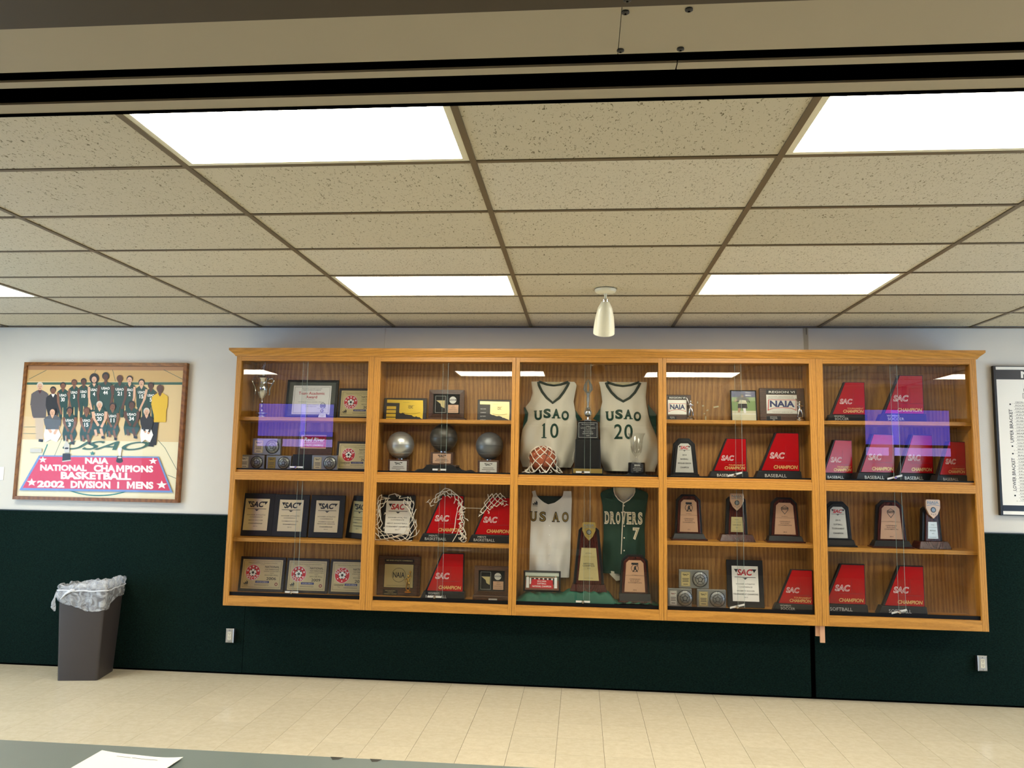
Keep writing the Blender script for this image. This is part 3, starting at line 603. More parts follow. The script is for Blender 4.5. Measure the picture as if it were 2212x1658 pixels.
def figure(parent, x, z, h, y, m, bat=True):   # small cast player on a leaf-shaped footing
    b = B(); k = h/.18
    P_ = lambda a, d, c: (x+a*k, y+d*k, z+c*k)
    b.lathe0([(.022*k, z), (.026*k, z+.01*k), (.012*k, z+.022*k), (.016*k, z+.03*k)], m, x, y, 12, 1.3, .8)
    b.tube([P_(-.016, 0, .03), P_(-.013, -.006, .058), P_(-.006, 0, .09)], [.005*k, .006*k, .008*k], m, 7); b.tube([P_(.018, 0, .03), P_(.016, -.008, .06), P_(.006, 0, .09)], [.005*k, .006*k, .008*k], m, 7)
    b.tube([P_(0, 0, .086), P_(0, 0, .105), P_(-.001, 0, .128)], [.0105*k, .010*k, .0135*k], m, 9)
    b.tube([P_(0, 0, .128), P_(0, 0, .14)], [.006*k, .005*k], m, 7); b.ball(P_(0, -.002, .148), .0105*k, m, 10, 7, 1, 1, 1.15)
    if bat:
        b.tube([P_(.012, 0, .126), P_(.02, -.012, .116), P_(-.008, -.016, .122)], [.005*k, .0045*k, .004*k], m, 6); b.tube([P_(-.012, 0, .126), P_(-.022, -.01, .118), P_(-.012, -.016, .126)], [.005*k, .0045*k, .004*k], m, 6)
        b.tube([P_(-.008, -.016, .118), P_(-.032, -.014, .175)], [.0025*k, .0045*k], m, 6)
    else:
        b.tube([P_(.012, 0, .126), P_(.024, -.004, .148), P_(.02, -.004, .172)], [.005*k, .0045*k, .004*k], m, 6); b.tube([P_(-.012, 0, .126), P_(-.03, -.004, .112), P_(-.024, -.008, .092)], [.005*k, .0045*k, .004*k], m, 6)
        b.ball(P_(.018, -.004, .184), .011*k, m, 10, 7)
    return b.build('player_figure', parent, smooth=True, angle=60)
def hinged_frame(b, w, h, t, d0, d1, m):   # mitred picture frame, front at d0
    o = [(-w/2, 0), (w/2, 0), (w/2, h), (-w/2, h)]; i = [(-w/2+t, t), (w/2-t, t), (w/2-t, h-t), (-w/2+t, h-t)]
    for k in range(4):
        j = (k+1) % 4; v = [(o[k][0], d0+.004, o[k][1]), (o[j][0], d0+.004, o[j][1]), (i[j][0], d0, i[j][1]), (i[k][0], d0, i[k][1]), (o[k][0], d1, o[k][1]), (o[j][0], d1, o[j][1]), (i[j][0], d1, i[j][1]), (i[k][0], d1, i[k][1])]
        b.add(v, [(0, 1, 2, 3), (7, 6, 5, 4), (0, 4, 5, 1), (1, 5, 6, 2), (2, 6, 7, 3), (3, 7, 4, 0)], m)
    return b

# ------------------------------------------------------------------ case 1 upper: cup, certificate, soccer plaques
t = thing('silver_cup', 'tall silver loving cup with two handles and a kicking figure on top', 'trophy', (.112, -.15, 2.19))
B().lathe([(.046, 0), (.046, .012), (.03, .016), (.034, .03), (.05, .034), (.05, .042), (.02, .05)], 'steel', n=24).build('base', t, smooth=True)
B().lathe([(.008, .05), (.013, .062), (.019, .078), (.010, .09), (.013, .102), (.018, .116), (.009, .13), (.008, .15), (.011, .16)], 'silver', n=18).build('stem', t, smooth=True)
fl_ = B(); n = 24
pr = [(.010, .158), (.022, .18), (.036, .21), (.046, .24), (.048, .262), (.042, .285), (.037, .30), (.04, .318), (.055, .335), (.06, .345), (.055, .344), (.034, .315), (.03, .25), (.005, .20)]
fl_.lathe(pr, 'silver', n=n); bw = fl_.build('bowl', t, smooth=True)
fb = B()
for k in range(18): a = 2*math.pi*k/18; fb.tube([(.018*math.cos(a), .018*math.sin(a), .172), (.041*math.cos(a), .041*math.sin(a), .226)], [.002, .0045], 'silver', 5)
fb.build('flutes', bw, smooth=True)
for s in (-1, 1):
    B().tube([(s*.05, 0, .335), (s*.085, 0, .345), (s*.098, 0, .325), (s*.085, 0, .295), (s*.07, 0, .27), (s*.062, 0, .235), (s*.066, 0, .205), (s*.058, 0, .2)], [.005, .006, .006, .0055, .005, .005, .005, .006], 'silver', 8).tube([(s*.085, 0, .3), (s*.045, 0, .305)], .003, 'silver', 6).build('handle', t, smooth=True)
B().lathe([(.055, .34), (.04, .356), (.018, .368), (.02, .376), (.008, .382)], 'silver', n=20).build('lid', t, smooth=True)
figure(t, 0, .375, .105, 0, 'steel', False)
t = thing('framed_certificate', 'Team Academic Award certificate in a black frame behind the small desk sign', 'certificate', (.527, -.075, 2.19), 0, -.12)
hinged_frame(B(), .462, .345, .02, -.02, 0, 'black_satin').build('frame', t)
B().box(-.212, .212, -.012, -.008, .02, .325, 'grey_mat').build('mat_board', t)
B().rect(-.172, .17, .038, .295, -.0126, 'paper').build('sheet', t)
b = B(); y = -.0132
b.border(-.16, .158, .05, .283, .002, y, 'ink_soft')
for s_, z, h, w, m in (('NATIONAL SOCCER COACHES', .263, .008, .18, 'ink'), ('ASSOCIATION OF AMERICA', .25, .008, .16, 'ink'), ('Team Academic', .213, .026, .235, 'print_red'), ('Award', .18, .026, .1, 'print_red'), ('presented to', .163, .008, .07, 'ink_soft'), ('University of Science and Arts - Women', .143, .009, .23, 'ink'), ('for outstanding achievement', .118, .009, .14, 'ink_soft'), ('in the classroom', .105, .008, .1, 'ink_soft')): b.text(s_, -.004, z, h, y, m, w=w, bold=.01 if m == 'print_red' else 0)
b.ring(.1, .07, .008, .013, y, 'ink_soft'); b.rect(.06, .14, .09, .0915, y, 'ink_soft'); b.build('lettering', t)
B().rect(-.212, .212, .02, .325, -.0165, 'glazing').build('glazing', t)
t = thing('desk_sign', 'small black desk sign with white card and round top badge', 'sign', (.678, -.20, 2.19))
B().taper(.043, .018, .034, .008, 0, .036, 'black_satin').build('stand', t)
b = B(); b.hexa([(-.034, -.0165, .006), (.034, -.0165, .006), (.034, -.014, .006), (-.034, -.014, .006), (-.029, -.0095, .036), (.029, -.0095, .036), (.029, -.008, .036), (-.029, -.008, .036)], 'white'); b.build('card', t)
b = B(); b.text('TEAM ACADEMIC', 0, .023, .006, -.0145, 'ink_soft', w=.048); b.text('AWARD', 0, .013, .006, -.0163, 'ink_soft', w=.024); b.build('lettering', t)
B().box(-.003, .003, -.004, 0, .036, .09, 'acrylic').build('stem', t)
b = B(); b.add([(.028*math.cos(2*math.pi*i/20), yy, .105+.028*math.sin(2*math.pi*i/20)) for yy in (-.008, -.002) for i in range(20)], [tuple(range(20))[::-1], tuple(range(20, 40))]+[(i, (i+1) % 20, 20+(i+1) % 20, 20+i) for i in range(20)], 'white'); bd = b.build('badge', t)
b = B(); b.ring(0, .105, .021, .025, -.0086, 'ink'); b.rect(-.019, .019, .111, .117, -.0086, 'ink'); b.rect(-.02, .02, .1, .108, -.0086, 'ink'); b.rect(-.018, .018, .091, .096, -.0086, 'ink'); b.build('badge_print', bd)
nscaa('gold soccer poll plaque reading 2005, on the top shelf at the case edge', .957, 2.19, .366, .272, '2005')
# case 1, upper floor
t = thing('award_plaque', 'wood plaque with a red plate reading Red River, behind the pewter plaques', 'plaque', (.572, -.06, FU), 0, -.08)
B().box(-.155, .155, -.018, 0, 0, .335, 'walnut').build('board', t, bevel=.004)
B().box(-.128, .10, -.021, -.018, .19, .308, 'copper_plate').box(-.108, .098, -.023, -.021, .2, .3, 'red').build('plate', t)
b = B(); b.text('Red River', -.005, .25, .035, -.0236, 'white', w=.185, bold=.025, shear=.25); b.rect(-.1, .085, .238, .241, -.0236, 'white'); b.text('ATHLETIC CONFERENCE', -.008, .212, .014, -.0236, 'white', w=.17, bold=.02, shear=.1); b.build('lettering', t)
ball_plaque('dull pewter ball plaque standing on top of two others at far left', .174, FU+.128, .252, .142, -.12)
ball_plaque('bronze-tinted pewter ball plaque in the bottom left corner of the upper case', .052, FU, .225, .126, -.13, plate='silver_plate')
ball_plaque('pewter ball plaque with dark plate, right under the stacked one at far left', .293, FU, .222, .124, -.13, plate='gold_letter')
ball_plaque('pewter ball plaque left of the gold 2011 plaque, next to the black panel', .706, FU, .222, .132, -.15)
t = thing('award_plaque', 'plain dark slanted panel between the pewter ball plaques', 'plaque', (.51, -.16, FU), 0, -.06)
B().box(-.09, .09, -.02, 0, 0, .136, 'black_satin').build('board', t, bevel=.003)
nscaa('gold soccer poll plaque reading 2011, upper case floor beside pewter plaques', .955, FU, .36, .258, '2011', old=False)
# case 1 lower
for x, w, h, rz, lines, lab in ((.092, .315, .365, 0, CONF+[("MEN'S SOCCER", .30, .036, .6, .004), ('CHAMPIONS', .20, .036, .58, .02), ('2012', .115, .03, .17, 0)], "black conference plaque reading men's soccer champions, leftmost of four"),
                           (.402, .31, .362, 0, CONF+[("WOMEN'S SOCCER", .30, .036, .7, .004), ('CHAMPIONS', .20, .036, .56, .02), ('2012', .115, .03, .17, 0)], "black conference plaque reading women's soccer champions, second of four"),
                           (.722, .30, .362, 0, CONF+[("WOMEN'S SOCCER", .31, .034, .7, .004), ('REGULAR SEASON', .245, .034, .74, .004), ('CHAMPIONS', .15, .036, .56, .02), ('2012', .075, .03, .17, 0)], 'black conference plaque reading regular season champions, third of four'),
                           (1.0, .30, .362, -.62, CONF+[("WOMEN'S SOCCER", .30, .036, .7, .004), ('CHAMPIONS', .2, .036, .56, .02), ('2012', .115, .03, .17, 0)], 'black conference plaque turned sideways at the right edge of its shelf')):
    sac_plaque(lab, x, 1.174, w, h, lines, rz=rz, y=-.1 if rz == 0 and w > .312 else -.115)
nscaa('gold soccer poll plaque reading 2006, at the left of the bottom shelf', .168, FL_, .40, .29, '2006', y=-.095, lean=.14)
nscaa('gold soccer poll plaque reading 2009, in the middle of the bottom shelf', .566, FL_, .372, .288, '2009', y=-.095, lean=.14)
nscaa('pale soccer poll plaque reading 2011, cut off at the bottom shelf edge', .945, FL_, .362, .288, '2011', y=-.095, lean=.14, old=False)

# ------------------------------------------------------------------ case 2
def state_plaque(label, x, z, w, h, plates, rz=0, seed=1, gold='bright_gold'):
    t = thing('state_plaque', label, 'plaque', (x, -.08, z), rz, -.1, 'state shaped award plaques')
    B().box(-w/2, w/2, -.016, 0, 0, h, 'frame_dark').build('board', t, bevel=.004)
    rnd = random.Random(seed); a, c = -w*.43, w*.42
    poly = [(a, h*.78), (a+w*.30, h*.77), (a+w*.30, h*.34)]
    for k in range(1, 15): q = k/15; poly.append((a+w*.30+(c-a-w*.30)*q, h*(.34-.24*q)+rnd.uniform(-.028, .03)*h))
    poly += [(c, h*.06), (c+w*.005, h*.45), (c-w*.01, h*.9), (a, h*.92)]
    B().prism(poly, -.019, -.016, gold).build('state_plate', t)
    for k in range(4):
        z0 = h*(.62-.17*k)
        B().box(a, a+w*.22, -.018, -.016, z0-h*.13, z0, gold if plates else 'frame_dark').build('name_plate', t)
    b = B(); Y = -.0196
    b.text('CDC', w*.13, h*.53, h*.12, Y, 'ink', w=w*.11, bold=.03); b.rect(w*.06, w*.22, h*.66, h*.672, Y, 'gold_letter'); b.rect(-w*.05, w*.1, h*.79, h*.80, Y, 'gold_letter')
    b.tube([(w*(-.06+.07*k/2), Y, h*(.34-.05*math.sin(math.pi*k/12))) for k in range(13)], .0015, 'gold_letter', 4)
    if not plates:
        for k in range(4): b.text(('RECORD', 'CHAMPION', 'MOST POINTS', 'CDC')[k], a+w*.1, h*(.54-.17*k), h*.045, -.0186, 'white', w=w*.16)
    b.build('lettering', t); return t
state_plaque('bright gold state-shaped plaque with four gold name plates', 1.366, 2.185, .375, .195, True)
state_plaque('brown state-shaped plaque with dark name plates at the shelf right end', 2.146, 2.185, .30, .188, False, seed=4, gold='gold_plate')
def map_frame(label, x, z, w, h, baseh, y=-.14, bw=None, tag=False):
    t = thing('framed_award', label, 'framed award', (x, y, z), 0, 0, 'walnut framed basketball awards'); bw = bw or w*1.1
    B().box(-bw/2, bw/2, -.05, .03, 0, baseh, 'walnut').build('base', t, bevel=.004)
    f = B(); hinged_frame(f, w, h, w*.12, -.034, 0, 'walnut'); f.v = [(a, b_, c+baseh) for a, b_, c in f.v]; f.build('frame', t)
    i = w*.11; B().box(-w/2+i, w/2-i, -.012, -.008, baseh+i, baseh+h-i, 'black_cloth').build('panel', t)
    b = B(); Y = -.0128; iw = w-2*i; ih = h-2*i; ox, oz = -w/2+i, baseh+i
    b.border(ox+iw*.08, ox+iw*.46, oz+ih*.08, oz+ih*.9, .0018, Y, 'silver_plate')
    b.prism([(ox+iw*.11, oz+ih*.68), (ox+iw*.27, oz+ih*.52), (ox+iw*.30, oz+ih*.38), (ox+iw*.42, oz+ih*.3), (ox+iw*.43, oz+ih*.68)], -.015, -.012, 'gold_plate'); b.build('net_emblem', t)
    b = B(); b.disc(ox+iw*.72, oz+ih*.7, iw*.13, Y-.001, 'silver_plate'); b.rect(ox+iw*.6, ox+iw*.84, oz+ih*.67, oz+ih*.74, Y-.0014, 'graphite'); b.text('NAIA', ox+iw*.72, oz+ih*.68, ih*.05, Y-.002, 'white', w=iw*.2, bold=.03); b.build('medal', t)
    B().box(ox+iw*.55, ox+iw*.93, -.014, -.012, oz+ih*.08, oz+ih*.47, 'copper_plate').build('plate', t)
    b = B()
    for k in range(4): b.text(('NAIA', 'TEAM', 'BASKETBALL', 'ACADEMIC')[k], ox+iw*.74, oz+ih*(.39-.085*k), ih*.04, -.0146, 'ink_soft', w=iw*(.1, .16, .28, .3)[k])
    b.build('lettering', t)
    if tag: B().box(-.02, .05, -.052, -.05, .008, .024, 'silver_plate').build('base_tag', t)
    return t
map_frame('walnut framed black award with net emblem and medal, on the upper shelf', 1.738, 2.185, .302, .242, .02, y=-.12, bw=.338)
def ball_trophy(label, x, z, r, bw, bh, bm, plate, foot=0, y=-.15):
    t = thing('ball_trophy', label, 'trophy', (x, y, z), 0, 0, 'basketball trophies on blocks')
    b = B(); b.box(-bw/2, bw/2, -.06, .06, foot, foot+bh, 'walnut'); b.build('block', t, bevel=.003)
    if foot: B().box(-bw/2-.035, bw/2+.035, -.08, .08, 0, foot, 'walnut').build('foot', t, bevel=.003)
    B().box(-bw*.40, bw*.40, -.062, -.06, foot+bh*.12, foot+bh*.88, plate).build('plate', t)
    p = B(); Y = -.0626; sac_logo(p, 0, foot+bh*.6, bw*.36, Y, 'ink', 'ink', False)
    for q, ww in ((.42, .5), (.3, .6), (.18, .2)): p.rect(-bw*ww/2, bw*ww/2, foot+bh*q, foot+bh*(q+.035), Y, 'ink_soft')
    p.build('lettering', t)
    B().lathe([(.03, foot+bh), (.03, foot+bh+.008), (.018, foot+bh+.02)], 'chrome', n=16).build('cup', t, smooth=True)
    cz = foot+bh+r+.006
    bl = B().ball((0, 0, cz), r, bm, 32, 20).build('ball', t, smooth=True)
    s = B(); N = 40
    def circ(f): return [f(2*math.pi*k/N) for k in range(N)]
    s.tube(circ(lambda a: (r*math.cos(a), r*math.sin(a), cz)), .0022, bm, 5, True)
    for sg in (-1, 1):
        s.tube(circ(lambda a: tuple(np.array((math.cos(a)*.8, -math.sqrt(max(0, 1-.64))*0+.0, 0))*0) if False else (r*.82*math.cos(a)*1.0, r*.82*math.sin(a)*.98, cz+sg*r*math.sqrt(max(0, 1-.6724*(math.cos(a)**2+.9604*math.sin(a)**2))))), .0022, bm, 5, True)
    s.build('seams', bl, smooth=True); return t
ball_trophy('bright silver basketball trophy on a walnut block', 1.353, FU, .116, .18, .107, 'ball_silver', 'silver_plate')
B().ball((0, 0, 0), .01, 'black', 6, 4) if False else None
ball_trophy('dark bronze basketball trophy raised on the black cloth', 1.722, FU+.052, .117, .19, .105, 'dark_ball', 'copper_plate', foot=.016)
ball_trophy('dull grey basketball trophy on a block with bright plate', 2.115, FU, .116, .178, .112, 'ball_grey', 'silver_plate')
def cloth_mound(name, label, cat, x0, x1, z, hfun, mname, y0=-.285, y1=-.03, nu=60, nv=16):
    xc = (x0+x1)/2; b = B()
    b.grid(lambda u, v: (x0+(x1-x0)*u-xc, y0+(y1-y0)*v, max(.0012, hfun(x0+(x1-x0)*u, v))), nu, nv, mname)
    b.grid(lambda u, v: (x0+(x1-x0)*u-xc, y0+(y1-y0)*v, .0004), nu, 1, mname, True)
    o = b.build(name, smooth=True, angle=80); o.location = (xc, 0, z); o['label'] = label; o['category'] = cat; return o
def hump(x, a, b, s): return 1/(1+math.exp(-(x-a)/s))*1/(1+math.exp((x-b)/s))
bx = thing('riser_box', 'black cloth-covered riser under the middle ball trophy', 'riser', (1.72, -.15, FU))
B().box(-.13, .13, -.09, .09, 0, .05, 'black_cloth').build('block', bx)
cloth_mound('black_cloth', 'rumpled black cloth heaped around the dark bronze ball trophy', 'cloth', 1.47, 2.0, FU, lambda x, v: (.0505*hump(x, 1.585, 1.85, .012)+.026*hump(x, 1.5, 1.99, .008)*(1-.4*hump(x, 1.59, 1.85, .02))+.004*math.sin(x*70+v*4))*min(1, 8*v+.05)*min(1, 9*(1-v)) if v > 0 else 0, 'black_cloth')
# case 2, lower half
sac_plaque("black plaque with white plate reading men's basketball, wrapped in a net", 1.335, 1.175, .285, .372, CONF+[("MEN'S BASKETBALL", .29, .04, .84, .004), ('TOURNAMENT CHAMPIONS', .19, .042, .96, .02), ('2017', .1, .034, .16, 0)], y=-.1, plate='paper', face='print_red', pw=.74)
wedge("red wedge trophy for men's basketball with a net falling down its right", 1.736, 1.175, 1.02, ("MEN'S", 'BASKETBALL'), False, rz=.06, y=-.16)
wedge("red wedge trophy for men's basketball capped by a net at the case edge", 2.142, 1.175, 1.0, ("MEN'S", 'BASKETBALL'), False, y=-.15)
t = thing('award_plaque', 'wide brown plaque with a gold player figure and round NAIA plate', 'plaque', (1.357, -.06, FL_), 0, -.06)
B().box(-.182, .182, -.02, 0, 0, .325, 'walnut').build('board', t, bevel=.004)
B().box(-.128, .128, -.022, -.02, .275, .302, 'black').build('title_strip', t); B().box(-.13, .128, -.022, -.02, .062, .264, 'black').box(-.124, .122, -.024, -.022, .068, .258, 'gold_plate').build('plate', t); B().box(-.13, -.004, -.022, -.02, .004, .05, 'black').build('name_plate', t)
b = B(); b.text('RED RIVER ATHLETIC CONFERENCE', 0, .283, .011, -.0226, 'gold_plate', w=.225, bold=.01); b.ring(0, .17, .056, .059, -.0246, 'ink'); b.text('NAIA', 0, .148, .045, -.0248, 'ink', w=.1, bold=.02); b.text('NATIONAL ASSOCIATION OF INTERCOLLEGIATE ATHLETICS', -.02, .08, .006, -.0246, 'ink_soft', w=.16)
b.text("MEN'S BASKETBALL", -.067, .036, .008, -.0226, 'gold_plate', w=.09); b.text('CHAMPION', -.067, .024, .008, -.0226, 'gold_plate', w=.05); b.text('CONFERENCE TOURNAMENT', -.067, .01, .008, -.0226, 'gold_plate', w=.11); b.build('lettering', t)
figure(t, .088, .03, .165, -.05, 'brass', False)
wedge("red wedge trophy for women's basketball on the bottom shelf", 1.752, FL_, 1.0, ("WOMEN'S", 'BASKETBALL'), y=-.15)
map_frame('walnut framed black award with net emblem, on the bottom shelf', 2.16, FL_, .285, .235, .045, y=-.16, bw=.305, tag=True)

# ------------------------------------------------------------------ nets
def lattice(b, fn, nu, nv, r=.0032, m='cord', wrap=False, skip=0.0, seed=3):
    rnd = random.Random(seed)
    for j in range(nv):
        for i in range(nu):
            if rnd.random() < skip: continue
            for d in (0, 1):
                u0 = (i+(.5 if j % 2 else 0)); u1 = u0+(.5 if d else -.5)
                if not wrap and (u1 < 0 or u1 > nu or u0 > nu): continue
                p0, p1 = fn(u0/nu, j/nv), fn(u1/nu, (j+1)/nv); mid = fn((u0+u1)/2/nu, (j+.5)/nv)
                b.tube([p0, mid, p1], r, m, 4)
def frays(b, pts, seed=1, r=.0028, L=.03):
    rnd = random.Random(seed)
    for p in pts:
        q = Vector(p); e = q+Vector((rnd.uniform(-1, 1), -rnd.random()*.4, rnd.uniform(-1, .7))).normalized()*L
        b.tube([q, e], r, 'cord', 4); b.ball(e, .005, 'cord', 6, 4)
        for k in range(2): b.tube([e, e+Vector((rnd.uniform(-1, 1), -.2, rnd.uniform(-1, 1))).normalized()*.014], .002, 'cord', 3)
def net(label, loc, make):
    b = B(); make(b); o = b.build('basketball_net', smooth=True, angle=80); o.location = loc; o['label'] = label; o['category'] = 'net'; o['group'] = 'cut down basketball nets'; return o
def path_strip(pts, wid, seed=1, wob=.008):
    P_ = np.array(pts, float); d = np.r_[0, np.cumsum(np.linalg.norm(np.diff(P_, axis=0), axis=1))]; d /= d[-1]; rnd = np.random.RandomState(seed); ph = rnd.rand(6)*6
    def fn(u, v):
        v_ = min(max(v, 0), 1); c = np.array([np.interp(v_, d, P_[:, k]) for k in range(3)]); e = .01
        t = np.array([np.interp(min(1, v_+e), d, P_[:, k])-np.interp(max(0, v_-e), d, P_[:, k]) for k in range(3)]); n = np.array((t[2], 0, -t[0])); n /= max(1e-6, np.linalg.norm(n))
        q = c+n*(u-.5)*wid*(1+.3*math.sin(v*17+ph[0])); q += np.array((math.sin(v*31+u*5+ph[1]), .8*math.sin(v*23+u*9+ph[2])-.3, math.sin(v*27+u*7+ph[3])))*wob
        return tuple(q)
    return fn
def n1(b):
    f = path_strip([(-.10, -.15, .36), (-.135, -.14, .30), (-.15, -.14, .2), (-.165, -.14, .1), (-.14, -.14, .03), (-.06, -.145, .018), (.02, -.145, .018), (.10, -.145, .02), (.155, -.14, .06), (.155, -.14, .16), (.14, -.14, .26), (.10, -.15, .355)], .082, 2)
    lattice(b, f, 3, 25, r=.0028)
    b.tube([(-.12, -.145, .355), (-.06, -.145, .345), (-.055, -.145, .372), (-.005, -.145, .385), (.03, -.145, .372), (.035, -.145, .345), (.10, -.145, .355)], .003, 'cord', 5)
    frays(b, [(-.005, -.145, .385), (-.045, -.147, .345), (.03, -.147, .345)], 2); frays(b, [(-.09, -.15, .21), (-.08, -.15, .1), (.07, -.15, .2), (.06, -.15, .11)], 5, L=.02)
net('white net tied around the white-plated basketball plaque', (1.337, -.06, 1.178), n1)
def n2(b):
    f = path_strip([(-.07, -.03, .315), (-.03, -.035, .375), (.0, -.04, .41), (.06, -.04, .41), (.12, -.04, .37), (.15, -.045, .30)], .055, 4, .005); lattice(b, f, 2, 9)
    f = path_strip([(.15, -.045, .33), (.17, -.05, .25), (.165, -.055, .17), (.18, -.06, .09), (.175, -.07, .02)], .045, 6, .010); lattice(b, f, 2, 12); lattice(b, path_strip([(.15, -.05, .3), (.16, -.06, .18), (.17, -.07, .03)], .03, 9, .012), 1, 9)
    b.tube([(.13, -.05, .26), (.12, -.06, .2), (.115, -.075, .12), (.095, -.08, .075)], .0032, 'cord', 5); b.tube([(.165, -.06, .14), (.13, -.07, .06), (.10, -.075, .006)], .0032, 'cord', 5)
    b.tube([(.19+.025*math.cos(k*.5), -.07, .03+.026*math.sin(k*.5)) for k in range(13)], .003, 'cord', 5)
    frays(b, [(-.09, -.03, .33), (-.07, -.03, .30), (-.11, -.03, .345), (.07, -.045, .36), (.19, -.05, .29), (.195, -.05, .25), (.19, -.055, .2)], 8, L=.028)
    b.tube([(.1, .02, .285), (.2, .025, .278), (.33, .03, .276)], .003, 'cord', 5)
net('loose white net hanging off the right of the middle wedge trophy', (1.735, -.16, 1.176), n2)
def n3(b):
    def f(u, v):
        x = -.06+u*.19+.05*(1-v)*(.5-u)-.045*v*(1-u); z = .408-.012*(2*u-1)**2-v*(.175-.10*u)+.004*math.sin(u*20+v*9)
        return (x, -.04-.012*v, z)
    lattice(b, f, 4, 5)
    frays(b, [f(.1, 1), f(.3, 1), f(.5, 1), f(.8, 1)], 4, L=.022); frays(b, [(-.10, -.04, .25), (.1, -.045, .30)], 6)
net('white net draped over the top of the right-hand wedge trophy', (2.15, -.155, 1.178), n3)

# ------------------------------------------------------------------ jerseys
def jersey(name, label, loc, left, right, neck, body, inner, seed=1, n=44, m=14, depth=.03, back_top=None, fold=.006):
    # left/right/neck: outlines as (z, x) lists, z falling; neck is (z, xl, xr) from the top down to the point of the V
    t = thing(name, label, 'jersey', loc, 0, 0, 'team jerseys hung in the middle case')
    rnd = random.Random(seed); ph = [rnd.random()*6 for _ in range(8)]
    L = sorted(left); Rr = sorted(right); N = sorted(neck)
    xl = lambda z: float(np.interp(z, [q[0] for q in L], [q[1] for q in L])); xr = lambda z: float(np.interp(z, [q[0] for q in Rr], [q[1] for q in Rr]))
    zb, zt, zn = L[0][0], L[-1][0], N[0][0]
    cx = lambda z: (xl(z)+xr(z))/2
    def yy(x, z):
        h = (zt-z)/(zt-zb); a = min(1, max(0, (x-xl(z))/max(.01, xr(z)-xl(z))))
        return -depth*(4*a*(1-a))**.6*(.35+.65*h)-fold*h*(math.sin(a*13+ph[0]+2*z*7)+.7*math.sin(a*23-z*11+ph[1])+.6*math.sin(a*5+z*16+ph[2]))
    zs = sorted(set([zb+(zt-zb)*k/n for k in range(n+1)]+[zn])); b = B(); rows = []
    for z in zs:
        if z <= zn+1e-9: nl = nr = float(np.interp(zn, [q[0] for q in N], [(q[1]+q[2])/2 for q in N])) if abs(z-zn) < .12 else cx(z)
        else: nl, nr = float(np.interp(z, [q[0] for q in N], [q[1] for q in N])), float(np.interp(z, [q[0] for q in N], [q[2] for q in N]))
        row = []
        for k in range(m+1): x = xl(z)+(nl-xl(z))*k/m; row.append((x, yy(x, z), z))
        for k in range(m+1): x = nr+(xr(z)-nr)*k/m; row.append((x, yy(x, z), z))
        rows.append(row)
    v = [p for r_ in rows for p in r_]; W = 2*m+2; f = []
    for j in range(len(rows)-1):
        for i in range(W-1):
            if i == m: continue
            a = j*W+i; f.append((a, a+1, a+W+1, a+W))
    b.add(v, f, body); b.build('front', t, smooth=True, angle=85)
    g = B(); bt = back_top or zt
    g.grid(lambda u, w: (xl(min(zb+(bt-zb)*w, zt))*(1-u)+xr(min(zb+(bt-zb)*w, zt))*u if False else (xl(zb+(bt-zb)*w)+.006)*(1-u)+(xr(zb+(bt-zb)*w)-.006)*u, .012, zb+.004+(bt-zb-.004)*w), 16, 20, inner); g.build('back', t, smooth=True)
    return t, yy, N
def collar(t, yy, pts, wdt, m, name='collar'):
    b = B(); P_ = [Vector((x, 0, z)) for x, z in pts]; v = []; f = []
    for i, p in enumerate(P_):
        d = (P_[min(i+1, len(P_)-1)]-P_[max(0, i-1)]).normalized(); nn = Vector((d.z, 0, -d.x))
        for s in (0, 1): q = p+nn*wdt*s; v.append((q.x, yy(q.x, q.z)-.003, q.z))
    for i in range(len(P_)-1): f.append((2*i, 2*i+1, 2*i+3, 2*i+2))
    b.add(v, f, m); return b.build(name, t)
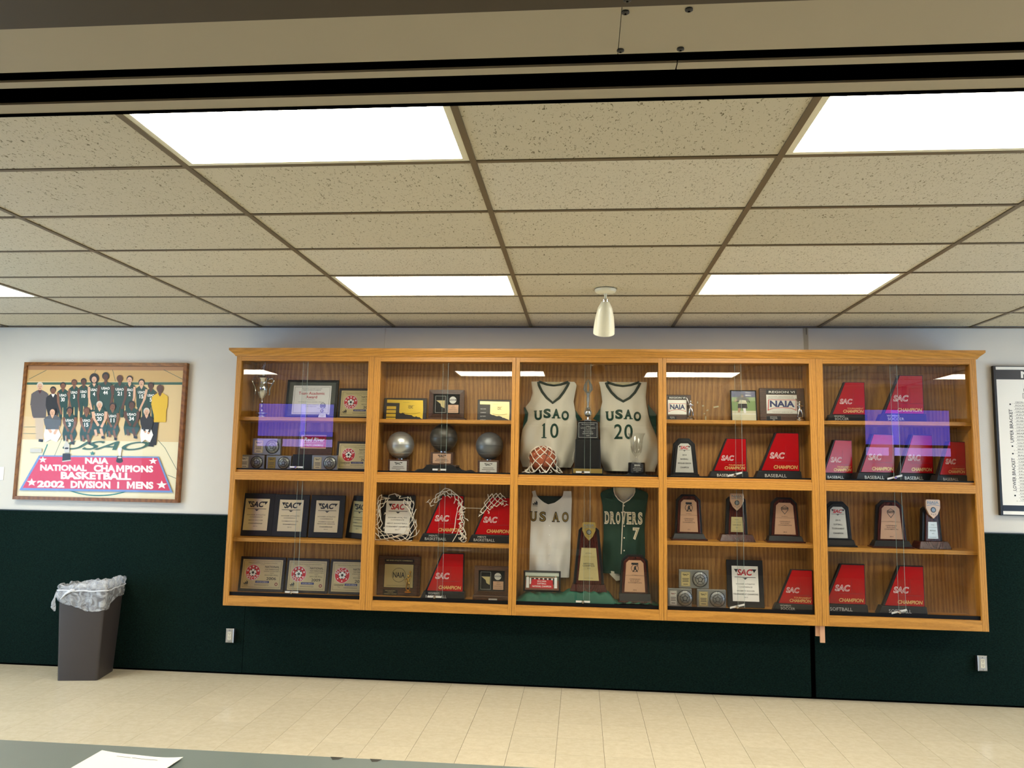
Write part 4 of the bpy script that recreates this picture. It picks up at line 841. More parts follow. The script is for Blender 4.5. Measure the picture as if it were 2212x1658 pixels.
def letters(b, yy, s, cx, z, h, w, m, bold=.03, arc=0, slab=True, lift=.0035, norm=None):
    # athletic slab lettering, one glyph at a time, following the cloth
    n = len(s); cw = w/(n+.22*(n-1))
    for k, ch in enumerate(s):
        x0 = cx-w/2+k*cw*1.22; v, f, asp = glyph(ch, bold, 0, 1, norm)
        if ch == '1': v = np.array([(.36, .06), (.60, .06), (.60, 1), (.47, 1), (.22, .86), (.22, .80), (.36, .84), (.18, 0), (.78, 0), (.78, .06), (.18, .06)]); f = [(0, 1, 2, 3, 6), (3, 4, 5, 6), (7, 8, 9, 10)]
        u = (k/(n-1) if n > 1 else .5)*2-1; dz = arc*(1-u*u); rot = -arc*2.2*u
        q = [(a*cw, c*h) for a, c in v]
        if slab and ch in 'UAHRVMNEDFKP':
            def sl(a0, a1, c0, c1): i = len(q); q.extend([(a0*cw, c0*h), (a1*cw, c0*h), (a1*cw, c1*h), (a0*cw, c1*h)]); extra.append((i, i+1, i+2, i+3))
            extra = []
            if ch in 'UHNMVK': sl(-.08, .34, .9, 1.0); sl(.66, 1.08, .9, 1.0)
            if ch in 'AHNMK': sl(-.10, .34, 0, .11); sl(.66, 1.10, 0, .11)
            if ch == 'R': sl(.72, 1.10, 0, .10)
            if ch in 'EDFPR': sl(-.1, .3, .9, 1); sl(-.1, .3, 0, .1)
            f = list(f)+extra
        q = [tuple(p) for p in q]; tris = [(t_[0], t_[i], t_[i+1]) for t_ in f for i in range(1, len(t_)-1)]
        for _ in range(3):   # fine enough to follow the folds
            nt_ = []; cache = {}
            def mid(i, j):
                k_ = (min(i, j), max(i, j))
                if k_ not in cache: cache[k_] = len(q); q.append(((q[i][0]+q[j][0])/2, (q[i][1]+q[j][1])/2))
                return cache[k_]
            for t_ in tris:
                e_ = max(range(3), key=lambda i: (q[t_[i]][0]-q[t_[(i+1) % 3]][0])**2+(q[t_[i]][1]-q[t_[(i+1) % 3]][1])**2); i0, i1, i2 = t_[e_], t_[(e_+1) % 3], t_[(e_+2) % 3]
                if math.dist(q[i0], q[i1]) > .014: m_ = mid(i0, i1); nt_ += [(i0, m_, i2), (m_, i1, i2)]
                else: nt_.append(t_)
            tris = nt_
        f = tris; pts = []
        for a, c in q:
            xx = a-cw/2; zz = c-h/2; x = x0+cw/2+xx*math.cos(rot)-zz*math.sin(rot); z_ = z+h/2+dz+xx*math.sin(rot)+zz*math.cos(rot); pts.append((x, yy(x, z_)-lift, z_))
        b.add(pts, f, m)
def jk(x, z): return ((x-125)*.000741-.2389, (1420-z)*.000722)      # drawing units of the two white jerseys -> metres
def white_jersey(label, x, num, left, right, neckp, cxl, zl, side):
    L = [(jk(a, c)[1], jk(a, c)[0]) for a, c in left]; Rr = [(jk(a, c)[1], jk(a, c)[0]) for a, c in right]; N = [(jk(a, c)[1], jk(a, c)[0], jk(e, c)[0]) for c, a, e in neckp]
    t, yy, N2 = jersey('white_jersey', label, (x, -.055, FU+.045), L, Rr, N, 'jersey_white', 'jersey_white', seed=int(num), depth=.045, fold=.014)
    pts = [(q[1], q[0]) for q in sorted(N, reverse=True)]+[(q[2], q[0]) for q in sorted(N)[1:]]
    collar(t, yy, pts, .022, 'collar_green')
    zt = max(q[0] for q in N); a, e = [q for q in N if q[0] == zt][0][1:]
    B().tube([(a-.005, .006, zt+.002), (a+(e-a)*.25, .008, zt-.022), ((a+e)/2, .01, zt-.03), (a+(e-a)*.75, .008, zt-.022), (e+.005, .006, zt+.002)], .010, 'collar_green', 6).build('back_collar', t)
    B().box((a+e)/2-.055, (a+e)/2+.055, .004, .010, zt-.026, zt-.002, 'vegas_gold').build('neck_label', t)
    b = B()
    letters(b, yy, 'USAO', *jk(cxl, 845), .082, .292, 'team_green', .055, arc=.018)
    n0 = jk(zl, 1055); letters(b, yy, num, n0[0], n0[1], .125, .155, 'team_green', .012, slab=False)
    b.build('lettering', t)
    for poly in side:
        q = [jk(*p) for p in poly]; B().prism(q, -.004, .004, 'team_green').build('side_panel', t)
    return t
white_jersey('white basketball jersey number 10, behind the netted ball', 2.603, '10',
    [(160, 1395), (125, 1300), (130, 1100), (150, 960), (200, 850), (215, 760), (180, 690), (235, 620), (262, 520), (245, 385)],
    [(700, 1412), (745, 1330), (765, 1150), (782, 950), (775, 850), (750, 700), (735, 620), (752, 520), (770, 420), (742, 382)],
    [(385, 340, 668), (430, 352, 650), (500, 385, 610), (570, 438, 560), (625, 497, 499)], 487, 462,
    [[(150, 955), (205, 850), (215, 760), (175, 690), (165, 700), (178, 780), (160, 880)], [(782, 850), (840, 830), (790, 770), (758, 715), (762, 800)]])
white_jersey('white basketball jersey number 20, behind the crystal vase', 3.258-.0, '20',
    [(a-905+25, c) for a, c in [(1085, 1425), (1050, 1330), (1040, 1150), (1035, 950), (1030, 860), (1040, 700), (1060, 620), (1050, 540), (1035, 440), (1020, 382)]],
    [(a-905+25, c) for a, c in [(1655, 1400), (1690, 1300), (1690, 1130), (1670, 1000), (1610, 860), (1580, 760), (1560, 660), (1550, 560), (1560, 470), (1568, 382)]],
    [(c, a-880, e-880) for c, a, e in [(385, 1115, 1475), (430, 1130, 1455), (500, 1175, 1415), (560, 1235, 1360), (600, 1296, 1299)]], 1300-880, 1300-880-2,
    [[(q[0]-880, q[1]) for q in p] for p in ([(1670, 1000), (1668, 760), (1575, 640), (1590, 770), (1620, 880)], [(955, 820), (1032, 860), (1035, 700), (1010, 740)])])
def em(x, z): return ((x-458)*.000757, (1145-z)*.000718)
def gm_(x, z): return ((x-1298)*.000728, (1190-z)*.000711)
L = [em(*p)[::-1] for p in ((225, 1040), (232, 800), (238, 550), (240, 330), (250, 240), (275, 152))]; Rr = [em(*p)[::-1] for p in ((670, 1145), (680, 900), (686, 600), (688, 400), (692, 260), (688, 192))]
L = [(em(228, 1143)[1], em(228, 1143)[0])]+L[1:]; Rr = [(q[0], q[1]) for q in Rr]; Rr.append((L[-1][0], em(685, 0)[0]))
N = [(em(0, c)[1], em(a, 0)[0], em(e, 0)[0]) for c, a, e in ((152, 285, 600), (210, 300, 592), (250, 335, 555), (290, 385, 500), (310, 430, 470))]
t, yy, N = jersey('white_jersey', 'plain white button-front jersey with gold USAO letters', (2.632, -.05, .896), L, Rr, N, 'jersey_snow', 'collar_green', seed=5, depth=.022, fold=.008, back_top=em(0, 215)[1])
pts = [(q[1], q[0]) for q in sorted(N, reverse=True)]+[(q[2], q[0]) for q in sorted(N)[1:]]
collar(t, yy, pts, .03, 'jersey_snow')
b = B()
for ch, x in (('U', 268), ('S', 372), ('A', 517), ('O', 622)):
    c0, z0 = em(x, 512); letters(b, yy, ch, c0, z0, .085, .056, 'ink', .06); letters(b, yy, ch, c0, z0, .085, .056, 'gold_letter', .0, lift=.0045, norm=.06, slab=False)
b.build('lettering', t)
b = B(); x, z = em(262, 335); three_bars(b, x, z, .045, -.02, 'ink'); b.build('maker_mark', t)
b = B(); c0 = em(448, 0)[0]
b.grid(lambda u, v: (c0+(u-.5)*.036, yy(c0+(u-.5)*.036, .02+v*.55)-.002, .02+v*.55), 3, 24, 'jersey_snow'); b.build('placket', t, smooth=True)
b = B(); v = []
for k in range(5): z = em(0, 555+k*110)[1]; b.ball((c0, yy(c0, z)-.004, z), .006, 'white', 10, 6, 1, .4, 1)
b.build('buttons', t, smooth=True)
L = [gm_(*p)[::-1] for p in ((1060, 1060), (1055, 900), (1062, 700), (1060, 480), (1052, 330), (1022, 190), (1060, 150), (1180, 116))]; Rr = [gm_(*p)[::-1] for p in ((1530, 1090), (1535, 900), (1528, 600), (1535, 450), (1550, 330), (1575, 190), (1540, 152), (1420, 116))]
L[0] = (.06, L[0][1]); Rr[0] = (.06, Rr[0][1])
N = [(gm_(0, c)[1], gm_(a, 0)[0], gm_(e, 0)[0]) for c, a, e in ((116, 1185, 1412), (160, 1186, 1412), (200, 1198, 1395), (250, 1235, 1350), (290, 1290, 1296))]
t, yy, N = jersey('green_jersey', 'dark green button-front jersey reading DROVERS with number 7', (3.246, -.05, .883), L, Rr, N, 'team_green', 'jersey_white', seed=8, depth=.024, fold=.008)
pts = [(q[1], q[0]) for q in sorted(N, reverse=True)]+[(q[2], q[0]) for q in sorted(N)[1:]]
collar(t, yy, pts, .008, 'cord', 'piping')
b = B(); p0 = gm_(1285, 300); p1 = gm_(1262, 880)
b.tube([(p0[0]+(p1[0]-p0[0])*k/12*(1 if k > 2 else .9), yy(p0[0], p0[1]+(p1[1]-p0[1])*k/12)-.003, p0[1]+(p1[1]-p0[1])*k/12) for k in range(13)], .004, 'cord', 5); b.build('front_piping', t)
b = B(); cN = gm_(1290, 540)
letters(b, yy, 'DROVERS', cN[0], cN[1], .103, .31, 'cord', .06); letters(b, yy, 'DROVERS', cN[0], cN[1], .103, .31, 'vegas_gold', -.01, lift=.0045, norm=.06, slab=False)
c7 = gm_(1432, 715); letters(b, yy, '7', c7[0], c7[1], .1, .056, 'cord', .07, slab=False); letters(b, yy, '7', c7[0], c7[1], .1, .056, 'vegas_gold', -.005, slab=False, lift=.0045, norm=.07); b.build('lettering', t)
b = B()
for z in (325, 395, 560, 695, 840): x_, z_ = gm_(1296, z); b.ball((x_, yy(x_, z_)-.003, z_), .006, 'cord', 10, 6, 1, .4, 1)
b.build('buttons', t, smooth=True)
xt, zt_ = gm_(1180, 1190); B().prism([(xt-.035, .055), (xt+.02, .0), (xt+.05, .005), (xt+.05, .07), (xt-.03, .08)], -.012, .0, 'jersey_white').build('shirt_tail', t)

# ------------------------------------------------------------------ middle case: trophies, ball, vase, cloths
cloth_mound('black_cloth', 'thin black cloth lining the floor under the white jerseys', 'cloth', 2.368, 3.512, FU, lambda x, v: .006+.004*math.sin(x*23)*math.sin(v*6+x*3), 'black_cloth', nu=70)
t = thing('pedestal_trophy', 'tall black pedestal trophy with a flame figure, between two white jerseys', 'trophy', (2.938, -.17, FU+.012))
B().box(-.126, .126, -.075, .075, 0, .052, 'black_satin').build('foot', t, bevel=.003); B().box(-.118, .118, -.077, -.075, .008, .044, 'gold_letter').build('foot_plate', t)
B().taper(.107, .066, .102, .062, .052, .285, 'black').build('pedestal', t, bevel=.004); B().taper(.088, .05, .083, .048, .285, .44, 'black').build('upper_block', t, bevel=.003)
b = B(); b.box(-.078, .078, -.052, -.0495, .298, .425, 'ink'); b.border(-.076, .076, .3, .423, .002, -.0526, 'silver_plate')
for k, s_ in enumerate(('THE CHAMPION AWARD', 'NAIA', 'NATIONAL CHAMPION', 'DIVISION I', "MEN'S BASKETBALL", 'CHAMPIONSHIP', '2002')): b.text(s_, 0, .405-.0155*k, .0075, -.0528, 'silver_plate', w=(.11, .03, .12, .06, .08, .09, .03)[k])
b.build('name_plate', t)
B().lathe([(.03, .44), (.03, .446), (.012, .452), (.008, .47), (.012, .478)], 'steel', n=16).build('mount', t, smooth=True)
B().ball((0, 0, .508), .032, 'steel', 20, 12).build('ball', t, smooth=True)
B().lathe([(.012, .538), (.02, .545), (.012, .552), (.009, .58), (.014, .62), (.011, .65), (.018, .672), (.012, .685)], 'pewter', n=14).build('column', t, smooth=True)
b = B()
for k in range(6):
    a = k*math.pi/3; c, s_ = math.cos(a), math.sin(a); b.tube([(.016*c, .016*s_, .68), (.034*c, .034*s_, .705), (.028*c, .028*s_, .74), (.012*c, .012*s_, .772), (.001, 0, .79)], [.005, .007, .006, .004, .001], 'pewter', 6)
b.build('flame', t, smooth=True)
t = thing('basketball', 'orange basketball resting under a white net on the black cloth', 'basketball', (2.567, -.17, FU+.012))
R_ = .112; B().ball((0, 0, .115), R_, 'orange_ball', 32, 20).build('ball', t, smooth=True)
b = B(); N_ = 36
for ax in (0, 1, 2):
    pts = []
    for k in range(N_):
        a = 2*math.pi*k/N_; p = (R_*math.cos(a), R_*math.sin(a), 0) if ax == 0 else (R_*math.cos(a), 0, R_*math.sin(a)) if ax == 1 else (0, R_*math.cos(a), R_*math.sin(a))
        q = Matrix.Rotation(.5, 3, 'X') @ (Matrix.Rotation(.45, 3, 'Y') @ Vector(p)); pts.append((q.x*1.003, q.y*1.003, q.z*1.003+.115))
    b.tube(pts, .0022, 'ink', 5, True)
for sg in (-1, 1):
    pts = []
    for k in range(N_): a = 2*math.pi*k/N_; d = Vector((math.cos(a)*.75, sg*.62, math.sin(a)*.75)).normalized()*R_*1.003; q = Matrix.Rotation(.5, 3, 'X') @ (Matrix.Rotation(.45, 3, 'Y') @ d); pts.append((q.x, q.y, q.z+.115))
    b.tube(pts, .0022, 'ink', 5, True)
b.build('seams', t, smooth=True)
def nb(b):
    def f(u, v):
        a = 2*math.pi*u; lat = 1.15-v*1.9
        if lat > -.35: r_, z_ = .117*math.cos(lat), .115+.117*math.sin(lat)
        else: k = (-.35-lat)/.40; r_, z_ = .110+.042*k, .075-.068*k
        w = .006*math.sin(a*5+v*9); return ((r_+w)*math.cos(a)+.012*(v-.4), (r_+w)*math.sin(a)*.95, max(.004, z_))
    lattice(b, f, 9, 6, .0042, wrap=True)
    rnd = random.Random(2)
    for k in range(9):
        a = math.pi*(1.05+.1*k); x, y = .15*math.cos(a), .13*math.sin(a); b.tube([(x, y, .03), (x*1.1+.02*rnd.random(), y*1.05, .012), (x+rnd.uniform(-.04, .04), y*1.1, .005)], .004, 'cord', 5)
    b.tube([(-.12, -.10, .03), (-.135, -.11, .008), (-.1, -.12, .004)], .007, 'cord', 6)
net('white net pulled over the orange basketball', (2.567, -.17, FU+.012), nb)
t = thing('crystal_vase', 'cut crystal vase trophy on a round black base, in front of jersey 20', 'trophy', (3.338, -.19, FU+.008))
B().lathe([(.094, 0), (.094, .006), (.075, .012), (.07, .018), (.071, .022), (.069, .1), (.066, .106)], 'black', n=28).build('base', t, smooth=True)
b = B(); b.box(-.05, .05, -.0712, -.0705, .03, .092, 'ink')
for k, s_ in enumerate(('SEARS', 'DIRECTORS\' CUP', 'NAIA NATIONAL', 'CHAMPIONSHIP', '2002')): b.text(s_, 0, .078-.0125*k, (.011, .006, .006, .006, .006)[k], -.0718, 'silver_plate', w=(.048, .05, .07, .06, .02)[k], bold=.03 if k == 0 else 0)
b.build('lettering', t)
cv = B().lathe([(.03, .108), (.042, .112), (.038, .118), (.012, .13), (.011, .15), (.016, .158), (.034, .18), (.044, .22), (.05, .27), (.058, .315), (.07, .345), (.067, .345), (.05, .3), (.042, .25), (.035, .205), (.01, .18)], 'crystal', n=24).build('vase', t, smooth=True)
b = B()
for k in range(12):
    a = 2*math.pi*k/12; b.tube([(.036*math.cos(a), .036*math.sin(a), .185), (.047*math.cos(a), .047*math.sin(a), .225), (.052*math.cos(a), .052*math.sin(a), .28)], .0025, 'crystal', 5)
    b.tube([(.038*math.cos(a), .038*math.sin(a), .19), (.048*math.cos(a+.4), .048*math.sin(a+.4), .24)], .002, 'crystal', 4)
b.build('cut_facets', cv, smooth=True)
# lower middle
def gh(x, v):
    base = .0
    base += .098*hump(x, 2.755, 3.14, .012)*(1 if v > .10 else v/.10)+.07*hump(x, 2.40, 2.77, .02)*(1 if v > .2 else v/.2)*(1-hump(x, 2.76, 3.13, .015))+.03*hump(x, 3.15, 3.49, .02)
    return .004+base*(1 if v < .9 else 10*(1-v)*.9+.1)+.009*math.sin(x*55+3*v)*math.sin(x*17)*min(1, v*6)+.006*math.sin(x*90+v*9)*(1-v)
cloth_mound('teal_cloth', 'green satin cloth draped in steps over the bottom of the middle case', 'cloth', 2.37, 3.515, FL_, gh, 'teal_cloth', nu=150, nv=24)
shield_trophy('tall National Champion trophy with pewter shield, raised on green cloth', 2.952, FL_+.104, .252, .168, .45, .30, .056, 'gold_plate', (.085, .345), [('SOFTBALL', .82, .03, .45, 0), ('NATIONAL CHAMPIONSHIP', .72, .012, .8, 0), ('NATIONAL', .49, .05, .72, .01), ('CHAMPION', .425, .05, .8, .01), ('2016', .355, .04, .22, 0), ('USAO DROVERS', .06, .022, .6, 0)], .108, .148, .405, 'gold_letter', y=-.16)
t = thing('picture_frame', 'small black framed team photograph with a red banner, on green cloth', 'picture', (2.572, -.15, FL_+.082), .03, -.1)
hinged_frame(B(), .305, .168, .014, -.014, 0, 'black_satin').build('frame', t)
b = B(); b.rect(-.14, .14, .014, .154, -.009, 'grey_mat')
mat('sky_print', 'b9c2b4', .6); mat('dirt_print', '7a4a36', .6); mat('hedge_print', '4d5a44', .6); mat('skin_print', 'b98c70', .6); mat('grass_print', '7f9a5c', .6)
b.rect(-.14, .14, .11, .154, -.0092, 'sky_print'); b.rect(-.14, .14, .085, .125, -.0094, 'hedge_print'); b.rect(-.14, .14, .014, .09, -.0096, 'dirt_print')
rnd = random.Random(3)
for k in range(17): x = -.095+k*.0118; b.flat([(x-.007, .06), (x+.007, .06), (x+.006, .108), (x-.006, .108)], -.0098, 'ink' if k % 3 else 'white'); b.disc(x, .113, .005, -.01, 'skin_print', 8)
for x in (-.118, .112): b.flat([(x-.012, .03), (x+.012, .03), (x+.011, .115), (x-.011, .115)], -.0098, 'white'); b.disc(x, .122, .006, -.01, 'skin_print', 8)
b.flat([(-.098, .03), (.092, .026), (.087, .094), (-.082, .1)], -.0102, 'print_red')
b.text('2016 NAIA', -.002, .078, .012, -.0105, 'white', w=.075, bold=.02); b.text('SOFTBALL', -.002, .059, .012, -.0105, 'white', w=.075, bold=.02); b.text('NATIONAL CHAMPION', -.002, .036, .014, -.0105, 'white', w=.155, bold=.02)
b.build('photograph', t); B().rect(-.14, .14, .014, .154, -.0115, 'glazing').build('glazing', t)
arch_trophy('rosewood opening round champion trophy standing before the green jersey', 3.322, FL_+.034, .242, .21, .305, .268, .066, 'copper_plate', [('SOFTBALL', .52, .02, .35, 0)]+OPEN[1:]+[('2016', .05, .03, .2, .02)], em_batter, y=-.19)

# ------------------------------------------------------------------ case 4
def naia_plaque(label, x, z, w, h, big, rz=0, fx=.38):
    t = thing('award_plaque', label, 'plaque', (x, -.07, z), rz, -.06, 'region award plaques')
    B().box(-w/2, w/2, -.018, 0, 0, h, 'walnut').build('board', t, bevel=.004)
    B().box(-w*.35, w*.33, -.02, -.018, h*.82, h*.95, 'black').build('title_strip', t); B().box(-w*.35, w*.33, -.02, -.018, h*.25, h*.8, 'silver_plate').build('plate', t); B().box(-w*.36, -w*.04, -.02, -.018, h*.03, h*.18, 'black').build('name_plate', t)
    b = B(); Y = -.0206
    b.text('REGION VI', 0, h*.85, h*.065, Y, 'silver_plate', w=w*.58, bold=.01)
    if big: b.text('NATIONAL ASSOCIATION OF', -.01, h*.73, h*.03, Y, 'ink_soft', w=w*.55); b.text('INTERCOLLEGIATE ATHLETICS', -.01, h*.685, h*.03, Y, 'ink_soft', w=w*.58); b.text('THE RIGHT GAME FOR LIFE', 0, h*.28, h*.025, Y, 'ink_soft', w=w*.45)
    b.flat([(-w*.33, h*.33), (-w*.2, h*.4), (0, h*.42), (w*.2, h*.4), (w*.31, h*.34), (w*.31, h*.66), (-w*.31, h*.66)], Y, 'print_red')
    b.flat([(-w*.31, h*.36), (-w*.2, h*.415), (0, h*.435), (w*.2, h*.415), (w*.30, h*.365), (w*.30, h*.645), (-w*.295, h*.645)], Y-.0002, 'silver_plate')
    b.text('NAIA', 0, h*.44, h*.19, Y-.0004, 'navy', w=w*.55, bold=.04)
    for k, s_ in enumerate(('NATIONAL', 'CHAMPIONS', '2003') if big else ('REGION', 'VI', '')):
        if s_: b.text(s_, -w*.2, h*(.135-.042*k), h*.025, Y, 'silver_plate', w=w*.16 if k < 2 else w*.05)
    b.build('lettering', t); figure(t, w*fx, h*.03, h*.85 if not big else h*.66, -.045, 'chrome', True); return t
naia_plaque('smaller brown Region VI plaque with silver batter, at the shelf left end', 3.685, 2.207, .225, .222, False, fx=.46)
naia_plaque('large brown Region VI plaque with red and blue NAIA mark', 4.540, 2.207, .362, .285, True, fx=.37)
t = thing('acrylic_award', 'clear acrylic award block between the small plaque and the photo', 'award', (3.945, -.14, 2.207))
B().box(-.112, .112, -.012, .012, .012, .168, 'acrylic').build('block', t, bevel=.003); B().box(-.114, .114, -.03, .03, 0, .012, 'acrylic').build('foot', t)
b = B(); Y = -.0128
for x, z, w, h, a in ((-.06, .125, .014, .012, .5), (.045, .117, .042, .012, .2), (-.025, .088, .016, .009, .5), (-.05, .06, .012, .008, .6), (-.04, .022, .01, .034, 0), (-.104, .152, .008, .016, 0)):
    c, s_ = math.cos(a), math.sin(a); b.flat([(x+dx*c-dz*s_, z+dx*s_+dz*c) for dx, dz in ((-w/2, -h/2), (w/2, -h/2), (w/2, h/2), (-w/2, h/2))], Y, 'vegas_gold')
b.build('etching', t)
t = thing('picture_frame', 'small black framed photo of a fielding ball player', 'picture', (4.222, -.12, 2.207), 0, -.14)
hinged_frame(B(), .212, .265, .009, -.012, 0, 'black_satin').build('frame', t)
b = B(); b.rect(-.098, .098, .009, .256, -.008, 'grass_print'); b.rect(-.098, .098, .205, .256, -.0083, 'navy'); mat('pale_print', 'd3cfae', .6); b.rect(-.098, .098, .009, .09, -.0083, 'pale_print'); b.rect(-.098, .098, .06, .065, -.0084, 'white')
b.text('Foley', .04, .237, .013, -.0086, 'white', w=.04, bold=.02); b.text('ESPN', .04, .215, .012, -.0086, 'white', w=.045, bold=.02)
b.disc(-.01, .222, .014, -.0088, 'ink', 12); b.flat([(-.055, .165), (.03, .16), (.035, .19), (.005, .215), (-.035, .212), (-.06, .19)], -.0087, 'ink'); b.flat([(-.045, .15), (.03, .15), (.02, .178), (-.03, .182)], -.0089, 'pale_print')
b.flat([(-.05, .11), (.03, .11), (.025, .153), (-.045, .153)], -.0088, 'ink'); b.flat([(-.05, .075), (-.033, .075), (-.025, .113), (-.045, .113)], -.0088, 'skin_print'); b.flat([(.0, .07), (.018, .07), (.015, .113), (-.008, .113)], -.0088, 'white'); b.flat([(.03, .19), (.045, .158), (.052, .16), (.04, .2)], -.0088, 'ink'); b.flat([(-.06, .19), (-.078, .17), (-.07, .163), (-.05, .178)], -.0088, 'skin_print')
b.disc(-.01, .213, .008, -.009, 'skin_print', 10); b.build('photograph', t); B().rect(-.098, .098, .009, .256, -.0102, 'glazing').build('glazing', t)
arch_trophy('dark arched trophy with silver plate reading 2014 baseball regular season', 3.725, FU, .222, .175, .29, .258, .028, 'silver_plate', [('2014', .575, .05, .32, .02), ('BASEBALL', .435, .05, .62, .02), ('REGULAR SEASON', .29, .055, 1.02, .02), ('CHAMPION', .145, .055, .66, .02)], em_sac, y=-.17, wood='black_satin', foot='black_satin')
wedge('smaller red wedge trophy reading baseball tournament champion, beside the 2014 trophy', 4.075, FU, .862, 'BASEBALL', True)
wedge('larger red wedge trophy reading baseball champion, right end of its shelf', 4.468, FU, 1.0, 'BASEBALL')
arch_trophy('rosewood opening round trophy with pinkish plate, leftmost of three', 3.759, 1.238, .222, .196, .312, .29, .054, 'copper_plate', OPEN+[('2017', .06, .03, .16, 0)], em_batter)
shield_trophy('runner-up trophy with copper shield, between two opening round trophies', 4.138, 1.238, .178, .15, .298, .282, .056, 'gold_plate', (.075, .195), [('BASEBALL', .8, .05, .4, 0), ('NATIONAL CHAMPIONSHIP', .64, .03, .9, 0), ('RUNNER-UP', .44, .06, .75, .02), ('2017', .26, .05, .2, .02), ('USAO DROVERS', .06, .04, .7, 0)], .108, .138, .245, 'copper_plate')
arch_trophy('dark rosewood opening round trophy on the right of the runner-up trophy', 4.518, 1.238, .242, .205, .305, .30, .052, 'copper_plate', OPEN+[('2013', .06, .03, .2, .02)], lambda *a: em_badge(*a, word='BASEBALL'))
ball_plaque('pewter ball plaque stacked on two others, bottom shelf near the soccer plaque', 3.796, FL_+.148, .236, .146, -.13)
ball_plaque('light pewter ball plaque with white plate and pink mark', 3.682, FL_, .188, .146, -.15, plate='silver_plate', red=True)
ball_plaque('pewter ball plaque with a bright gold and dark striped plate', 3.931, FL_, .226, .146, -.15)
sac_plaque("black plaque with white plate reading women's soccer tournament champions", 4.216, FL_, .29, .375, [('SOONER ATHLETIC', .47, .036, .72, .004), ('CONFERENCE', .385, .036, .52, .004), ("WOMEN'S SOCCER", .275, .04, .68, .004), ('TOURNAMENT CHAMPIONS', .18, .044, .94, .02), ('2017', .095, .034, .16, 0)], y=-.1, plate='paper', face='print_red', pw=.72, logo=.8)
wedge("small red wedge trophy for women's soccer on the bottom shelf, angled left", 4.568, FL_, .862, ("WOMEN'S", 'SOCCER'), True, rz=-.12, y=-.17)

# ------------------------------------------------------------------ case 5
wedge("red women's soccer tournament wedge trophy, left on the top right shelf", 5.02, 2.214, .855, ("WOMEN'S", 'SOCCER'), True)
wedge("tall red women's soccer wedge trophy, right on the top right shelf", 5.446, 2.214, 1.01, ("WOMEN'S", 'SOCCER'))
wedge('small red baseball wedge trophy, first of the four in a row', 4.918, FU, .86, 'BASEBALL', True, rz=.32, y=-.17)
wedge('red baseball wedge trophy, second of the four in a row', 5.222, FU, 1.0, 'BASEBALL', rz=.26, y=-.16)
wedge('red baseball wedge trophy, third of the four in a row', 5.535, FU, 1.0, 'BASEBALL', rz=.3, y=-.13)
wedge('small dim red baseball wedge trophy, last of the four in a row', 5.795, FU, .86, 'BASEBALL', True, rz=.36, y=-.17)
arch_trophy('dark arched trophy with silver plate reading 2015 softball tournament', 4.93, 1.218, .222, .185, .30, .27, .054, 'silver_plate', [('2015', .545, .05, .34, .02), ('SOFTBALL', .41, .05, .6, .02), ('TOURNAMENT', .275, .055, .86, .02), ('CHAMPION', .125, .055, .68, .02)], em_sac, wood='black_satin', foot='black_satin')
arch_trophy('rosewood opening round softball trophy, middle of the right case shelf', 5.338, 1.218, .246, .205, .315, .318, .056, 'copper_plate', [('SOFTBALL', .52, .02, .3, 0)]+OPEN[1:]+[('2014', .06, .03, .2, .02)], em_badge)
shield_trophy('third place trophy with a copper shield and round black boss', 5.645, 1.218, .165, .135, .268, .262, .06, 'silver_plate', (.08, .21), [('SOFTBALL', .8, .05, .4, 0), ('NATIONAL CHAMPIONSHIP', .66, .03, .9, 0), ('3RD PLACE', .44, .09, .7, .0), ('2014', .28, .05, .25, 0), ('USAO DROVERS', .06, .04, .8, 0)], .118, .152, .235, 'copper_plate', rz=.12)
wedge('red softball wedge trophy partly hidden by the case frame', 4.952, FL_, 1.0, 'SOFTBALL', y=-.15)
wedge('red softball wedge trophy standing clear behind the glass joint', 5.393, FL_, 1.0, 'SOFTBALL', y=-.16)

# ------------------------------------------------------------------ framed team photograph on the left wall
PW, PH = 1.556, 1.243
t = thing('team_picture', 'large oak framed team photograph with a red 2002 national champions banner', 'picture', (-1.424, -.03, 1.438))
hinged_frame(B(), PW, PH, .030, -.022, .025, 'picture_oak').build('frame', t)
B().box(-PW/2+.02, PW/2-.02, -.003, .02, .02, PH-.02, 'paper').build('backing', t)
def pic(px, py):   # drawing units of the print (bent quadrilateral) -> metres on the sheet
    s = v = .5
    for _ in range(6):
        xl, xr = 218-103*v, 1910-88*v; s = (px-xl)/(xr-xl); yt, yb = 98+22*s, 1505+43*s; v = (py-yt)/(yb-yt)
    return (-PW/2+.03+s*(PW-.06), .03+(1-v)*(PH-.06))
pr = B(); LAYER = [0]
def lay(): LAYER[0] += 1; return -.004-.00003*LAYER[0]
def pp(pts, m, y=None): pr.flat([pic(*p) for p in pts][::-1], y if y is not None else lay(), m)
def pd(cx, cy, r, m, ry=None, n=14): pp([(cx+r*math.cos(2*math.pi*i/n), cy+(ry or r)*math.sin(2*math.pi*i/n)) for i in range(n)], m)
def pt(s, x0, x1, y0, y1, m, bold=.04, shear=0): 
    y = lay(); pr.textf(s, lambda u, v: (lambda q: (q[0], y, q[1]))(pic(x0+(x1-x0)*u, y1-(y1-y0)*v+(u-.5)*(x1-x0)*.018)), m, bold, shear)
def pl(a, b, w, m):
    d = np.array(b, float)-np.array(a, float); L = np.hypot(*d) or 1; nx, ny = -d[1]/L*w/2, d[0]/L*w/2; pp([(a[0]+nx, a[1]+ny), (a[0]-nx, a[1]-ny), (b[0]-nx, b[1]-ny), (b[0]+nx, b[1]+ny)][::-1] if False else [(a[0]-nx, a[1]-ny), (b[0]-nx, b[1]-ny), (b[0]+nx, b[1]+ny), (a[0]+nx, a[1]+ny)], m)
